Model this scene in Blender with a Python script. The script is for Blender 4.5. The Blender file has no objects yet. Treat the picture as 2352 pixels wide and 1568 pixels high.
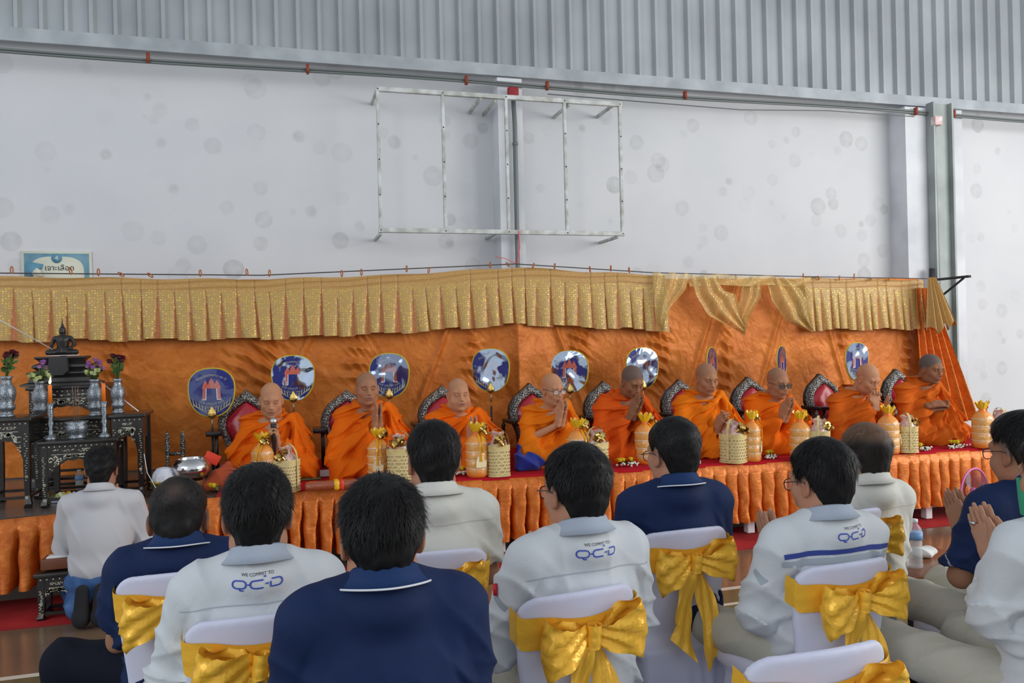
import bpy, bmesh, math, random
import numpy as np
from mathutils import Vector, Matrix
from mathutils.bvhtree import BVHTree
SC = bpy.context.scene
COL = SC.collection
PI = math.pi
# ---------------------------------------------------------------- camera, sky, lamps, exposure
F = 1830.0; W, HH = 2352, 1568
PHI = math.radians(16.2); ROLL = 0.0245; CZ = 1.5
fwd = Vector((math.sin(PHI), math.cos(PHI), 0)); rt = Vector((math.cos(PHI), -math.sin(PHI), 0)); up = Vector((0, 0, 1))
R_ = (rt*math.cos(ROLL) - up*math.sin(ROLL)).normalized(); U_ = (up*math.cos(ROLL) + rt*math.sin(ROLL)).normalized()
cam = bpy.data.cameras.new('camera'); cam.lens = F/W*36.0; cam.sensor_width = 36.0; cam.clip_start = .05
co = bpy.data.objects.new('camera', cam); COL.objects.link(co)
M3 = Matrix((R_, U_, -fwd)).transposed()
co.matrix_world = Matrix.Translation((0, 0, CZ)) @ M3.to_4x4()
SC.camera = co
SC.view_settings.view_transform = 'Standard'; SC.view_settings.look = 'None'
SC.view_settings.gamma = 1.0; SC.view_settings.use_curve_mapping = False
SC.view_settings.exposure = 0.6
wd = bpy.data.worlds.new('daylight'); SC.world = wd; wd.use_nodes = True
nt = wd.node_tree; nt.nodes.clear()
wo = nt.nodes.new('ShaderNodeOutputWorld'); wb = nt.nodes.new('ShaderNodeBackground')
tc = nt.nodes.new('ShaderNodeTexCoord'); sx = nt.nodes.new('ShaderNodeSeparateXYZ'); cr = nt.nodes.new('ShaderNodeValToRGB')
nt.links.new(tc.outputs['Generated'], sx.inputs[0]); nt.links.new(sx.outputs['Z'], cr.inputs[0])
cr.color_ramp.elements[0].position = 0.0; cr.color_ramp.elements[0].color = (.82, .86, .92, 1)
cr.color_ramp.elements[1].position = 1.0; cr.color_ramp.elements[1].color = (.30, .33, .36, 1)
e = cr.color_ramp.elements.new(.45); e.color = (.76, .80, .86, 1)
nt.links.new(cr.outputs[0], wb.inputs[0]); wb.inputs[1].default_value = .62
nt.links.new(wb.outputs[0], wo.inputs[0])
def area(loc, tgt, sx_, sy_, power, colr):
    l = bpy.data.lights.new('daylight_opening', 'AREA'); l.shape = 'RECTANGLE'; l.size = sx_; l.size_y = sy_
    l.energy = power; l.color = colr
    o = bpy.data.objects.new('daylight_opening', l); COL.objects.link(o); o.location = loc
    o.rotation_euler = (Vector(tgt)-Vector(loc)).to_track_quat('-Z', 'Y').to_euler()
    o['label'] = 'open side of the hall letting daylight in'; o['category'] = 'light'
    return o
area((9.5, 0.5, 3.2), (2.2, 6, .8), 7, 3.5, 330, (1, .98, .95))
area((-6.5, -2.5, 4.5), (0, 5, 1), 6, 4, 150, (.88, .94, 1))

def ray(x, y):
    return fwd + R_*((x-W/2)/F) + U_*((HH/2-y)/F)
def at(x, y, Y=None, Z=None, d=None):
    v = ray(x, y); o = Vector((0, 0, CZ))
    if Y is not None: t = Y/v.y
    elif Z is not None: t = (Z-CZ)/v.z
    else: t = d
    return o + v*t
# ---------------------------------------------------------------- scene helpers
rng = np.random.default_rng(7); random.seed(7)
def tag(o, label=None, cat=None, group=None, kind=None):
    if label: o['label'] = label
    if cat: o['category'] = cat
    if group: o['group'] = group
    if kind: o['kind'] = kind
    return o
def empty(name, loc=(0, 0, 0), rz=0, label=None, cat=None, group=None, sc=1.0):
    o = bpy.data.objects.new(name, None); COL.objects.link(o); o.location = loc; o.rotation_euler = (0, 0, rz)
    o.empty_display_size = .1; o.scale = (sc, sc, sc)
    return tag(o, label, cat, group)
def mesh(name, V, Fc, mats, parent=None, smooth=True, idx=None, colr=None, loc=None, uv=None):
    me = bpy.data.meshes.new(name)
    V = np.asarray(V, dtype=np.float32)
    if isinstance(Fc, np.ndarray):
        n, k = Fc.shape
        me.vertices.add(len(V)); me.vertices.foreach_set('co', V.ravel())
        me.loops.add(n*k); me.loops.foreach_set('vertex_index', Fc.ravel().astype(np.int32))
        me.polygons.add(n); me.polygons.foreach_set('loop_start', np.arange(0, n*k, k, dtype=np.int32))
        me.update(calc_edges=True)
    else:
        me.from_pydata([tuple(map(float, v)) for v in V], [], [tuple(int(a) for a in f) for f in Fc])
    if not isinstance(mats, (list, tuple)): mats = [mats]
    for m in mats: me.materials.append(m)
    if idx is not None: me.polygons.foreach_set('material_index', np.asarray(idx, dtype=np.int32))
    me.polygons.foreach_set('use_smooth', np.full(len(me.polygons), bool(smooth)))
    if colr is not None:
        a = me.color_attributes.new('Col', 'FLOAT_COLOR', 'POINT')
        c4 = np.ones((len(V), 4), dtype=np.float32); c4[:, :3] = colr
        a.data.foreach_set('color', c4.ravel())
    me.validate(); me.update()
    o = bpy.data.objects.new(name, me); COL.objects.link(o)
    if parent is not None: o.parent = parent
    if loc is not None: o.location = loc
    return o
def copy_tree(o, parent=None):
    c = o.copy(); COL.objects.link(c)
    if parent is not None: c.parent = parent
    for ch in list(o.children): copy_tree(ch, c)
    return c
class MB:
    """collects simple shapes into one mesh"""
    def __init__(s): s.V = []; s.F = []; s.I = []; s.C = []; s.ci = 0; s.cc = (1, 1, 1)
    def add(s, V, Fc):
        b = len(s.V); s.V += [tuple(map(float, v)) for v in V]
        for f in Fc: s.F.append(tuple(int(i)+b for i in f)); s.I.append(s.ci)
        s.C += [s.cc]*len(V)
    def box(s, c, h, rz=0, R=None):
        c = Vector(c); vs = []
        M = R if R is not None else Matrix.Rotation(rz, 3, 'Z')
        for k in range(8):
            p = Vector(((1 if k & 1 else -1)*h[0], (1 if k & 2 else -1)*h[1], (1 if k & 4 else -1)*h[2]))
            vs.append(c + M @ p)
        s.add(vs, [(0, 2, 3, 1), (4, 5, 7, 6), (0, 1, 5, 4), (2, 6, 7, 3), (0, 4, 6, 2), (1, 3, 7, 5)])
    def bbox(s, c, h, b=.006, R=None):
        """bevelled box"""
        c = Vector(c); M = R if R is not None else Matrix.Identity(3); vs = []; fs = []
        bm = bmesh.new(); bmesh.ops.create_cube(bm, size=2)
        for v in bm.verts: v.co = Vector((v.co.x*h[0], v.co.y*h[1], v.co.z*h[2]))
        bmesh.ops.bevel(bm, geom=list(bm.edges), offset=min(b, min(h)*.9), segments=2, affect='EDGES', profile=.6)
        bm.verts.index_update()
        vs = [c + M @ v.co for v in bm.verts]; fs = [[v.index for v in f.verts] for f in bm.faces]
        bm.free(); s.add(vs, fs)
    def tube(s, pts, r, n=8, cap=True, flat=1.0):
        pts = [Vector(p) for p in pts]; m = len(pts)
        if not isinstance(r, (list, tuple)): r = [r]*m
        vs = []; prev = None
        for i, p in enumerate(pts):
            t = (pts[min(i+1, m-1)]-pts[max(i-1, 0)])
            t = t.normalized() if t.length > 1e-9 else Vector((0, 0, 1))
            if prev is None: a = t.orthogonal().normalized()
            else:
                a = prev - t*prev.dot(t)
                a = a.normalized() if a.length > 1e-6 else t.orthogonal().normalized()
            prev = a; b = t.cross(a)
            for k in range(n):
                w = 2*PI*k/n
                vs.append(p + a*math.cos(w)*r[i] + b*math.sin(w)*r[i]*flat)
        fs = []
        for i in range(m-1):
            for k in range(n):
                k2 = (k+1) % n
                fs.append((i*n+k, i*n+k2, (i+1)*n+k2, (i+1)*n+k))
        if cap: fs.append(tuple(reversed(range(n)))); fs.append(tuple(range((m-1)*n, m*n)))
        s.add(vs, fs)
    def lathe(s, prof, c=(0, 0, 0), n=24, R=None, flute=None):
        vs = []; c = Vector(c)
        for (r, z) in prof:
            for k in range(n):
                w = 2*PI*k/n; rr = r*(1+(flute[1]*math.cos(flute[0]*w) if flute else 0))
                p = Vector((rr*math.cos(w), rr*math.sin(w), z))
                vs.append(c + (R @ p if R is not None else p))
        fs = []
        m = len(prof)
        for i in range(m-1):
            for k in range(n):
                k2 = (k+1) % n; fs.append((i*n+k, i*n+k2, (i+1)*n+k2, (i+1)*n+k))
        fs.append(tuple(reversed(range(n)))); fs.append(tuple(range((m-1)*n, m*n)))
        s.add(vs, fs)
    def grid(s, P, closed=False):
        P = np.asarray(P); a, b = P.shape[:2]; fs = []
        for i in range(a-1):
            for j in range(b if closed else b-1):
                j2 = (j+1) % b
                fs.append((i*b+j, i*b+j2, (i+1)*b+j2, (i+1)*b+j))
        s.add(P.reshape(-1, 3), fs)
    def ball(s, c, r, n=10, m=7, R=None):
        if not isinstance(r, (list, tuple)): r = (r, r, r)
        pr = [(math.sin(PI*i/m), -math.cos(PI*i/m)) for i in range(m+1)]
        vs = []; c = Vector(c)
        for (q, z) in pr:
            q = max(q, .02)
            for k in range(n):
                p = Vector((q*math.cos(2*PI*k/n)*r[0], q*math.sin(2*PI*k/n)*r[1], z*r[2]))
                vs.append(c+(R @ p if R is not None else p))
        fs = [(i*n+k, i*n+(k+1) % n, (i+1)*n+(k+1) % n, (i+1)*n+k) for i in range(m) for k in range(n)]
        s.add(vs, fs)
    def prism(s, poly, y0, y1, T=None):
        """poly of (x,z) extruded along y"""
        n = len(poly); vs = [(p[0], y0, p[1]) for p in poly]+[(p[0], y1, p[1]) for p in poly]
        if T is not None: vs = [T @ Vector(v) for v in vs]
        fs = [tuple(range(n)), tuple(reversed(range(n, 2*n)))]+[(i, i+n, (i+1) % n+n, (i+1) % n) for i in range(n)]
        s.add(vs, fs)
    def build(s, name, mats, parent=None, smooth=True, loc=None, col=False):
        return mesh(name, s.V, s.F, mats, parent, smooth, idx=s.I, colr=(np.array(s.C) if col else None), loc=loc)
def autosm(o, ang=35):
    o.data.set_sharp_from_angle(angle=math.radians(ang)); return o
# ---------------------------------------------------------------- materials
def srgb(r, g, b):
    f = lambda c: (c/255/12.92 if c/255 <= .04045 else ((c/255+.055)/1.055)**2.4)
    return (f(r), f(g), f(b))
_mats = {}
def mat(name, col=(.8, .8, .8), rough=.6, metal=0, bump=None, var=None, attr=False, sheen=0, coat=0, alpha=1, trans=0, ior=1.45, spec=.5, aniso=0, emit=None, sss=0, varscale=3, bump2=None, distort=0, transl=None):
    if name in _mats: return _mats[name]
    m = bpy.data.materials.new(name); m.use_nodes = True; t = m.node_tree; b = t.nodes['Principled BSDF']
    L = t.links.new; N = t.nodes.new
    b.inputs['Base Color'].default_value = (*col, 1); b.inputs['Roughness'].default_value = rough
    b.inputs['Metallic'].default_value = metal; b.inputs['Specular IOR Level'].default_value = spec
    b.inputs['Sheen Weight'].default_value = sheen; b.inputs['Coat Weight'].default_value = coat
    b.inputs['Alpha'].default_value = alpha; b.inputs['Transmission Weight'].default_value = trans; b.inputs['IOR'].default_value = ior
    b.inputs['Anisotropic'].default_value = aniso
    if sss: b.inputs['Subsurface Weight'].default_value = sss; b.inputs['Subsurface Radius'].default_value = (.02, .008, .004); b.inputs['Subsurface Scale'].default_value = .5
    if emit: b.inputs['Emission Color'].default_value = (*emit[0], 1); b.inputs['Emission Strength'].default_value = emit[1]
    src = None
    tcn = N('ShaderNodeTexCoord')
    if attr:
        a = N('ShaderNodeAttribute'); a.attribute_name = 'Col'; src = a.outputs['Color']; L(src, b.inputs['Base Color'])
    if var:
        n = N('ShaderNodeTexNoise'); n.inputs['Scale'].default_value = varscale; n.inputs['Detail'].default_value = 5; n.inputs['Distortion'].default_value = distort
        L(tcn.outputs['Object'], n.inputs['Vector'])
        r = N('ShaderNodeMapRange'); r.inputs[1].default_value = .35; r.inputs[2].default_value = .65
        L(n.outputs['Fac'], r.inputs[0])
        x = N('ShaderNodeMix'); x.data_type = 'RGBA'; L(r.outputs[0], x.inputs[0])
        x.inputs[6].default_value = (*col, 1); x.inputs[7].default_value = (*var, 1)
        if attr:
            x.blend_type = 'MULTIPLY'; L(src, x.inputs[6])
        L(x.outputs[2], b.inputs['Base Color'])
    prev = None
    for bb in (bump, bump2):
        if not bb: continue
        kind = bb[2] if len(bb) > 2 else 'noise'
        if kind == 'noise':
            n = N('ShaderNodeTexNoise'); n.inputs['Scale'].default_value = bb[0]; n.inputs['Detail'].default_value = 4; n.inputs['Distortion'].default_value = bb[4] if len(bb) > 4 else 0; out = n.outputs['Fac']
        elif kind == 'voro':
            n = N('ShaderNodeTexVoronoi'); n.inputs['Scale'].default_value = bb[0]; out = n.outputs['Distance']
        if kind == 'crease':
            n0 = N('ShaderNodeTexNoise'); n0.inputs['Scale'].default_value = bb[0]*.6; L(tcn.outputs['Object'], n0.inputs['Vector'])
            va = N('ShaderNodeVectorMath'); va.operation = 'MULTIPLY_ADD'; L(n0.outputs['Color'], va.inputs[0]); va.inputs[1].default_value = (.25, .25, .25); L(tcn.outputs['Object'], va.inputs[2])
            mp_ = N('ShaderNodeMapping'); mp_.inputs['Scale'].default_value = (1, 1, .55); mp_.inputs['Rotation'].default_value = (0, .5, 0); L(va.outputs[0], mp_.inputs['Vector'])
            n = N('ShaderNodeTexVoronoi'); n.inputs['Scale'].default_value = bb[0]; out = n.outputs['Distance']; L(mp_.outputs[0], n.inputs['Vector'])
        else: L(tcn.outputs['Object'], n.inputs['Vector'])
        q = N('ShaderNodeBump'); q.inputs['Strength'].default_value = bb[1]; q.inputs['Distance'].default_value = bb[3] if len(bb) > 3 else (.01 if bb[0] < 100 else .0015)
        L(out, q.inputs['Height'])
        if prev: L(prev.outputs[0], q.inputs['Normal'])
        prev = q
    if prev: L(prev.outputs[0], b.inputs['Normal'])
    _mats[name] = m
    return m
# ---------------------------------------------------------------- implicit surfaces
class Fld:
    def __init__(s, lo, hi, v):
        s.v = v; s.lo = np.array(lo, float); s.n = np.ceil((np.array(hi)-s.lo)/v).astype(int)+1
        s.D = np.full(tuple(s.n), .4, dtype=np.float32)
        s.ax = [(s.lo[i]+np.arange(s.n[i])*v).astype(np.float32) for i in range(3)]
    def sub(s, lo, hi, m):
        sl = []
        for i in range(3):
            a = int(np.floor((lo[i]-m-s.lo[i])/s.v)); b = int(np.ceil((hi[i]+m-s.lo[i])/s.v))+1
            a = max(a, 0); b = min(b, s.n[i])
            if a >= b: return None, None
            sl.append(slice(a, b))
        X = s.ax[0][sl[0]][:, None, None]; Y = s.ax[1][sl[1]][None, :, None]; Z = s.ax[2][sl[2]][None, None, :]
        return tuple(sl), (X, Y, Z)
    def op(s, sl, d, k, cut):
        D = s.D[sl]
        if cut:
            h = np.clip(.5-.5*(D+d)/k, 0, 1); s.D[sl] = D*(1-h)-d*h+k*h*(1-h)
        else:
            h = np.clip(.5+.5*(D-d)/k, 0, 1); s.D[sl] = D*(1-h)+d*h-k*h*(1-h)
    def cap(s, a, b, ra, rb=None, k=.02, cut=False, fl=None):
        """tapered capsule; fl=(axis vector, factor) flattens the section along that axis"""
        rb = ra if rb is None else rb
        a = np.array(a, float); b = np.array(b, float); r = max(ra, rb)
        sl, g = s.sub(np.minimum(a, b)-r, np.maximum(a, b)+r, k+3*s.v)
        if sl is None: return s
        X, Y, Z = g; ba = b-a; L = max(float(ba @ ba), 1e-9)
        px, py, pz = X-a[0], Y-a[1], Z-a[2]
        h = np.clip((px*ba[0]+py*ba[1]+pz*ba[2])/L, 0, 1)
        qx, qy, qz = px-h*ba[0], py-h*ba[1], pz-h*ba[2]
        if fl is not None:
            u = np.array(fl[0], float); u /= np.linalg.norm(u); f = 1/fl[1]-1
            w = qx*u[0]+qy*u[1]+qz*u[2]; qx = qx+w*u[0]*f; qy = qy+w*u[1]*f; qz = qz+w*u[2]*f
        d = np.sqrt(qx*qx+qy*qy+qz*qz)-(ra+(rb-ra)*h)
        if fl is not None: d = d*fl[1]
        s.op(sl, d, k, cut); return s
    def chain(s, pts, rs, k=.01, fl=None):
        for i in range(len(pts)-1): s.cap(pts[i], pts[i+1], rs[i], rs[i+1], k, fl=fl)
        return s
    def ell(s, c, r, k=.02, cut=False, R=None):
        c = np.array(c, float); r = np.array(r, float); m = r.max()
        rr = r if R is None else np.array([m, m, m])
        sl, g = s.sub(c-rr, c+rr, k+3*s.v)
        if sl is None: return s
        X, Y, Z = g; X = X-c[0]; Y = Y-c[1]; Z = Z-c[2]
        if R is not None:
            R = np.array(R); X, Y, Z = (R[0, 0]*X+R[1, 0]*Y+R[2, 0]*Z, R[0, 1]*X+R[1, 1]*Y+R[2, 1]*Z, R[0, 2]*X+R[1, 2]*Y+R[2, 2]*Z)
        k0 = np.sqrt((X/r[0])**2+(Y/r[1])**2+(Z/r[2])**2); k1 = np.sqrt((X/r[0]**2)**2+(Y/r[1]**2)**2+(Z/r[2]**2)**2)+1e-6
        s.op(sl, k0*(k0-1)/k1, k, cut); return s
    def box(s, c, h, rad=.01, k=.01, cut=False):
        c = np.array(c, float); h = np.array(h, float)
        sl, g = s.sub(c-h, c+h, k+3*s.v)
        if sl is None: return s
        X, Y, Z = g
        q = [np.abs(a-c[i])-h[i]+rad for i, a in enumerate((X, Y, Z))]
        d = np.sqrt(np.maximum(q[0], 0)**2+np.maximum(q[1], 0)**2+np.maximum(q[2], 0)**2)+np.minimum(np.maximum(np.maximum(q[0], q[1]), q[2]), 0)-rad
        s.op(sl, d, k, cut); return s
    def grid(s): return s.ax[0][:, None, None], s.ax[1][None, :, None], s.ax[2][None, None, :]
    def mesh(s):
        D = s.D.copy()
        D[0] = D[-1] = .4; D[:, 0] = D[:, -1] = .4; D[:, :, 0] = D[:, :, -1] = .4
        S = D < 0; n = S.shape
        c = np.zeros((n[0]-1, n[1]-1, n[2]-1), dtype=np.int8)
        cor = [(i, j, k) for i in (0, 1) for j in (0, 1) for k in (0, 1)]
        for (i, j, k) in cor: c += S[i:n[0]-1+i, j:n[1]-1+j, k:n[2]-1+k]
        A = np.argwhere((c > 0) & (c < 8))
        idx = np.full(c.shape, -1, dtype=np.int64); idx[A[:, 0], A[:, 1], A[:, 2]] = np.arange(len(A))
        acc = np.zeros((len(A), 3)); cnt = np.zeros(len(A))
        for ax in range(3):
            for u in (0, 1):
                for w in (0, 1):
                    o = [0, 0, 0]; oo = [q for q in range(3) if q != ax]; o[oo[0]] = u; o[oo[1]] = w; o2 = list(o); o2[ax] = 1
                    d0 = D[A[:, 0]+o[0], A[:, 1]+o[1], A[:, 2]+o[2]]; d1 = D[A[:, 0]+o2[0], A[:, 1]+o2[1], A[:, 2]+o2[2]]
                    cr_ = (d0 < 0) != (d1 < 0); t = np.where(cr_, d0/np.where(cr_, d0-d1, 1), 0)
                    p = np.tile(np.array(o, float), (len(A), 1)); p[:, ax] = t
                    acc += p*cr_[:, None]; cnt += cr_
        V = (A+acc/cnt[:, None])*s.v+s.lo
        Fs = []
        for ax in range(3):
            oo = [q for q in range(3) if q != ax]
            sa = [slice(None)]*3; sb = [slice(None)]*3; sa[ax] = slice(0, n[ax]-1); sb[ax] = slice(1, n[ax])
            s0 = S[tuple(sa)]; s1 = S[tuple(sb)]; E = np.argwhere(s0 != s1)
            ok = (E[:, oo[0]] > 0) & (E[:, oo[1]] > 0) & (E[:, oo[0]] < n[oo[0]]-1) & (E[:, oo[1]] < n[oo[1]]-1); E = E[ok]
            q = []
            for (u, w) in ((-1, -1), (0, -1), (0, 0), (-1, 0)):
                e2 = E.copy(); e2[:, oo[0]] += u; e2[:, oo[1]] += w; q.append(idx[e2[:, 0], e2[:, 1], e2[:, 2]])
            Q = np.stack(q, 1); ins = s0[E[:, 0], E[:, 1], E[:, 2]]
            flip = ins if ax != 1 else ~ins
            Q[~flip] = Q[~flip][:, ::-1]; Fs.append(Q)
        Fq = np.concatenate(Fs); Fq = Fq[(Fq >= 0).all(1)]
        return V, Fq
def wob(X, Y, Z, f, seed, warp=.5, n=4):
    r = np.random.default_rng(seed); t = 0
    wx = X+warp/f*np.sin(f*1.3*Y+seed)+warp/f*np.sin(f*.9*Z+2*seed); wy = Y+warp/f*np.sin(f*1.1*Z+.5*seed); wz = Z+warp/f*np.sin(f*1.2*X+seed)
    for i in range(n):
        d = r.normal(size=3); d /= np.linalg.norm(d); t = t+np.sin(f*(.7+.6*r.random())*(wx*d[0]+wy*d[1]+wz*d[2])+r.random()*6.28)
    return t/n
def ridge(X, Y, Z, f, seed, dirv, warp=.6):
    d = np.array(dirv, float); d /= np.linalg.norm(d)
    ph = f*(X*d[0]+Y*d[1]+Z*d[2])+warp*3*wob(X, Y, Z, f*.25, seed, n=3)
    s = np.abs(np.sin(ph)); return 1-s
def join(parts):
    V = []; Fc = []; C = []; b = 0
    for (v, f, c) in parts:
        V.append(v); Fc.append(np.asarray(f)+b); C.append(np.broadcast_to(c, v.shape)); b += len(v)
    return np.concatenate(V), np.concatenate(Fc), np.concatenate(C)
def xf(V, M):
    M = np.array(M); return V @ M[:3, :3].T + M[:3, 3]
# ================================================================ SETTING
SZ = .545                                     # height of the stage top
def yf(X): return np.interp(X, [-2.8, -1.6, -.38, 1.26, 2.6, 6.2], [5.10, 5.27, 5.50, 5.42, 5.30, 5.05])   # front edge of the stage
def mat_wall():
    m = mat('painted_wall', srgb(209, 210, 212), .75, bump=(60, .08))
    t = m.node_tree; b = t.nodes['Principled BSDF']; N = t.nodes.new; L = t.links.new
    tcn = N('ShaderNodeTexCoord'); last = None
    base = N('ShaderNodeTexNoise'); base.inputs['Scale'].default_value = 1.3; base.inputs['Detail'].default_value = 6
    L(tcn.outputs['Object'], base.inputs['Vector'])
    mr = N('ShaderNodeMapRange'); mr.inputs[1].default_value = .4; mr.inputs[2].default_value = .72; mr.inputs[4].default_value = .35; L(base.outputs['Fac'], mr.inputs[0])
    mx = N('ShaderNodeMix'); mx.data_type = 'RGBA'; mx.inputs[6].default_value = (*srgb(209, 210, 212), 1); mx.inputs[7].default_value = (*srgb(188, 192, 197), 1); L(mr.outputs[0], mx.inputs[0]); last = mx.outputs[2]
    for (sc_, r0, keep, amt, off) in ((3.0, .27, .3, .32, 0), (2.6, .25, .35, .26, 7.3), (3.6, .30, .4, .2, 3.1)):
        mp = N('ShaderNodeMapping'); mp.inputs['Scale'].default_value = (1, 0, 1); mp.inputs['Location'].default_value = (off, 0, off*.7)
        L(tcn.outputs['Object'], mp.inputs['Vector'])
        v = N('ShaderNodeTexVoronoi'); v.voronoi_dimensions = '3D'; v.inputs['Scale'].default_value = sc_; v.inputs['Randomness'].default_value = .85
        L(mp.outputs[0], v.inputs['Vector'])
        a = N('ShaderNodeMapRange'); a.inputs[1].default_value = r0+.02; a.inputs[2].default_value = r0-.02; L(v.outputs['Distance'], a.inputs[0])
        a2 = N('ShaderNodeMapRange'); a2.inputs[1].default_value = 0; a2.inputs[2].default_value = r0; a2.inputs[3].default_value = .45; a2.inputs[4].default_value = 1; L(v.outputs['Distance'], a2.inputs[0])
        s = N('ShaderNodeSeparateColor'); L(v.outputs['Color'], s.inputs[0])
        k = N('ShaderNodeMapRange'); k.inputs[1].default_value = keep; k.inputs[2].default_value = 1; L(s.outputs[0], k.inputs[0])
        n2 = N('ShaderNodeTexNoise'); n2.inputs['Scale'].default_value = 14; L(tcn.outputs['Object'], n2.inputs['Vector'])
        p = N('ShaderNodeMath'); p.operation = 'MULTIPLY'; L(a.outputs[0], p.inputs[0]); L(k.outputs[0], p.inputs[1])
        p2 = N('ShaderNodeMath'); p2.operation = 'MULTIPLY'; L(p.outputs[0], p2.inputs[0]); L(a2.outputs[0], p2.inputs[1])
        p3 = N('ShaderNodeMath'); p3.operation = 'MULTIPLY'; L(p2.outputs[0], p3.inputs[0]); L(n2.outputs['Fac'], p3.inputs[1])
        p4 = N('ShaderNodeMath'); p4.operation = 'MULTIPLY'; L(p3.outputs[0], p4.inputs[0]); p4.inputs[1].default_value = amt*2.2
        m2 = N('ShaderNodeMix'); m2.data_type = 'RGBA'; L(p4.outputs[0], m2.inputs[0]); L(last, m2.inputs[6]); m2.inputs[7].default_value = (*srgb(140, 142, 138), 1); last = m2.outputs[2]
    L(last, b.inputs['Base Color'])
    return m
MWALL = mat_wall()
MCOL = mat('column_paint', srgb(218, 220, 224), .7, var=srgb(196, 199, 203), varscale=2)
MCLAD = mat('zinc_cladding', srgb(168, 174, 176), .5, .2, var=srgb(150, 156, 159), varscale=1.2, bump=(25, .05))
MFLASH = mat('flashing', srgb(172, 178, 182), .5, .2, var=srgb(150, 156, 160), varscale=4)
o = MB(); o.box((4.5, 7.6, 2.05), (9.5, .15, 2.05)); tag(o.build('wall_back', MWALL, smooth=False), kind='structure')
# ribbed metal cladding above the wall
pr = []
x = -5.0
while x < 14:
    pr += [(x, 7.36), (x+.022, 7.318), (x+.05, 7.318), (x+.072, 7.36)]
    x += .185
P = np.array([[(a, b, z) for (a, b) in pr] for z in (4.1, 7.2)])
o = MB(); o.grid(P); b_ = o.build('wall_cladding', MCLAD, smooth=False); tag(b_, kind='structure')
o = MB(); o.box((4.5, 7.33, 4.1), (9.5, .05, .035)); o.box((4.5, 7.285, 4.072), (9.5, .012, .05)); tag(o.build('trim_1', MFLASH, smooth=False), kind='structure')
o = MB(); o.box((2.13, 7.33, 1.99), (.12, .13, 1.99)); tag(o.build('trim_2', MCOL, smooth=False), kind='structure')
o = MB(); o.box((7.05, 7.33, 1.99), (.39, .13, 1.99)); tag(o.build('trim_3', MCOL, smooth=False), kind='structure')
MSTEEL = mat('column_steel', srgb(158, 166, 163), .5, .1, var=srgb(138, 146, 144), varscale=3)
o = MB(); o.box((7.07, 7.17, 2.01), (.13, .025, 2.01)); o.box((6.95, 7.14, 2.01), (.012, .05, 2.01)); o.box((7.2, 7.14, 2.01), (.012, .05, 2.01)); tag(o.build('trim_4', MSTEEL, smooth=False), kind='structure')
# floor
MBR = mat('floor_brown', srgb(122, 98, 78), .16, var=srgb(104, 86, 72), varscale=1.5, spec=.6)
MGR = mat('floor_green', srgb(84, 92, 66), .18, var=srgb(74, 82, 62), varscale=1.5, spec=.6)
MLN = mat('floor_line', srgb(205, 196, 180), .3)
ys = [-4, 3.94, 3.975, 4.18, 4.225, 8.0]
V = []; Fc = []
for y_ in ys: V += [(-7, y_, 0), (14, y_, 0)]
Fc = [(2*i, 2*i+1, 2*i+3, 2*i+2) for i in range(5)]
tag(mesh('floor', V, Fc, [MGR, MLN, MBR], smooth=False, idx=[0, 1, 0, 1, 2]), kind='structure')
# red carpet on the floor
MRED = mat('red_carpet', srgb(158, 42, 42), .9, bump=(220, .4), var=srgb(140, 34, 36), varscale=6, spec=.15)
n = 160; Pg = []
for j, yy in enumerate((4.93, 4.931, 5.2, 5.5)):
    row = []
    for i in range(n):
        x = -6+18*i/(n-1); w = (.02*math.sin(x*1.7)+.012*math.sin(x*4.1+1)) if j < 2 else 0
        row.append((x, yy+w, .001 if j == 0 else .007+(.004*math.sin(x*2.3) if j == 1 else 0)))
    Pg.append(row)
o = MB(); o.grid(Pg); tag(o.build('carpet_runner', MRED), 'long red carpet runner laid on the floor in front of the stage', 'carpet')
# ---------------------------------------------------------------- electrical pipe run and boxes
MPIPE = mat('conduit', srgb(112, 118, 116), .5, .2)
MRB = mat('junction_red', srgb(140, 30, 34), .5); MPB = mat('junction_pink', srgb(205, 165, 165), .5, var=srgb(225, 215, 212), varscale=20)
MCLIP = mat('clip_rust', srgb(140, 62, 40), .6)
r0 = empty('conduit_run', (2, 7.17, 3.92), 0, 'long grey pipes clipped along the wall just below the metal cladding', 'pipe')
o = MB()
pts = []
for i in range(60):
    x = -4+17*i/59; pts.append((x-2, .0, .012*math.sin(x*1.3)))
for dz in (0, .022): o.tube([(a, b-.0, c-dz) for a, b, c in pts], .011, 8)
o.build('pipe', MPIPE, r0)
for (px, py) in ((340, 146), (707, 174), (1072, 200), (1258, 214), (1575, 236), (2105, 270), (2192, 275)):
    p = at(px, py, Y=7.15); o = MB(); o.box((p.x-2, -.01, 0), (.012, .022, .04)); o.build('clip', MCLIP, r0)
p = at(1178, 212, Y=7.12); o = MB(); o.bbox((0, 0, 0), (.048, .035, .042), .008)
tag(o.build('junction_box', MRB, loc=p), 'dark red junction box on the middle column at the top of the wall', 'junction box')
p2 = at(2151, 278, Y=7.1); o = MB(); o.bbox((0, 0, 0), (.05, .035, .05), .008)
tag(o.build('junction_box', MPB, loc=p2), 'faded pink and white junction box on the right column', 'junction box')
o = MB(); o.tube([(p.x+.01, 7.15, p.z-.03), (p.x+.02, 7.15, p.z-.3), (p.x+.015, 7.15, 2.2), (p.x+.015, 7.15, .6)], .022, 10)
o.ball((p.x+.02, 7.15, 3.35), .03); tag(o.build('conduit_drop', MPIPE), 'dark grey vertical pipe running down the middle column', 'pipe')
o = MB(); o.tube([(p2.x-.01, 7.12, p2.z-.03), (p2.x-.015, 7.12, p2.z-.2), (p2.x+.0, 7.12, 2.2), (p2.x, 7.12, .5)], .014, 10)
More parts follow.
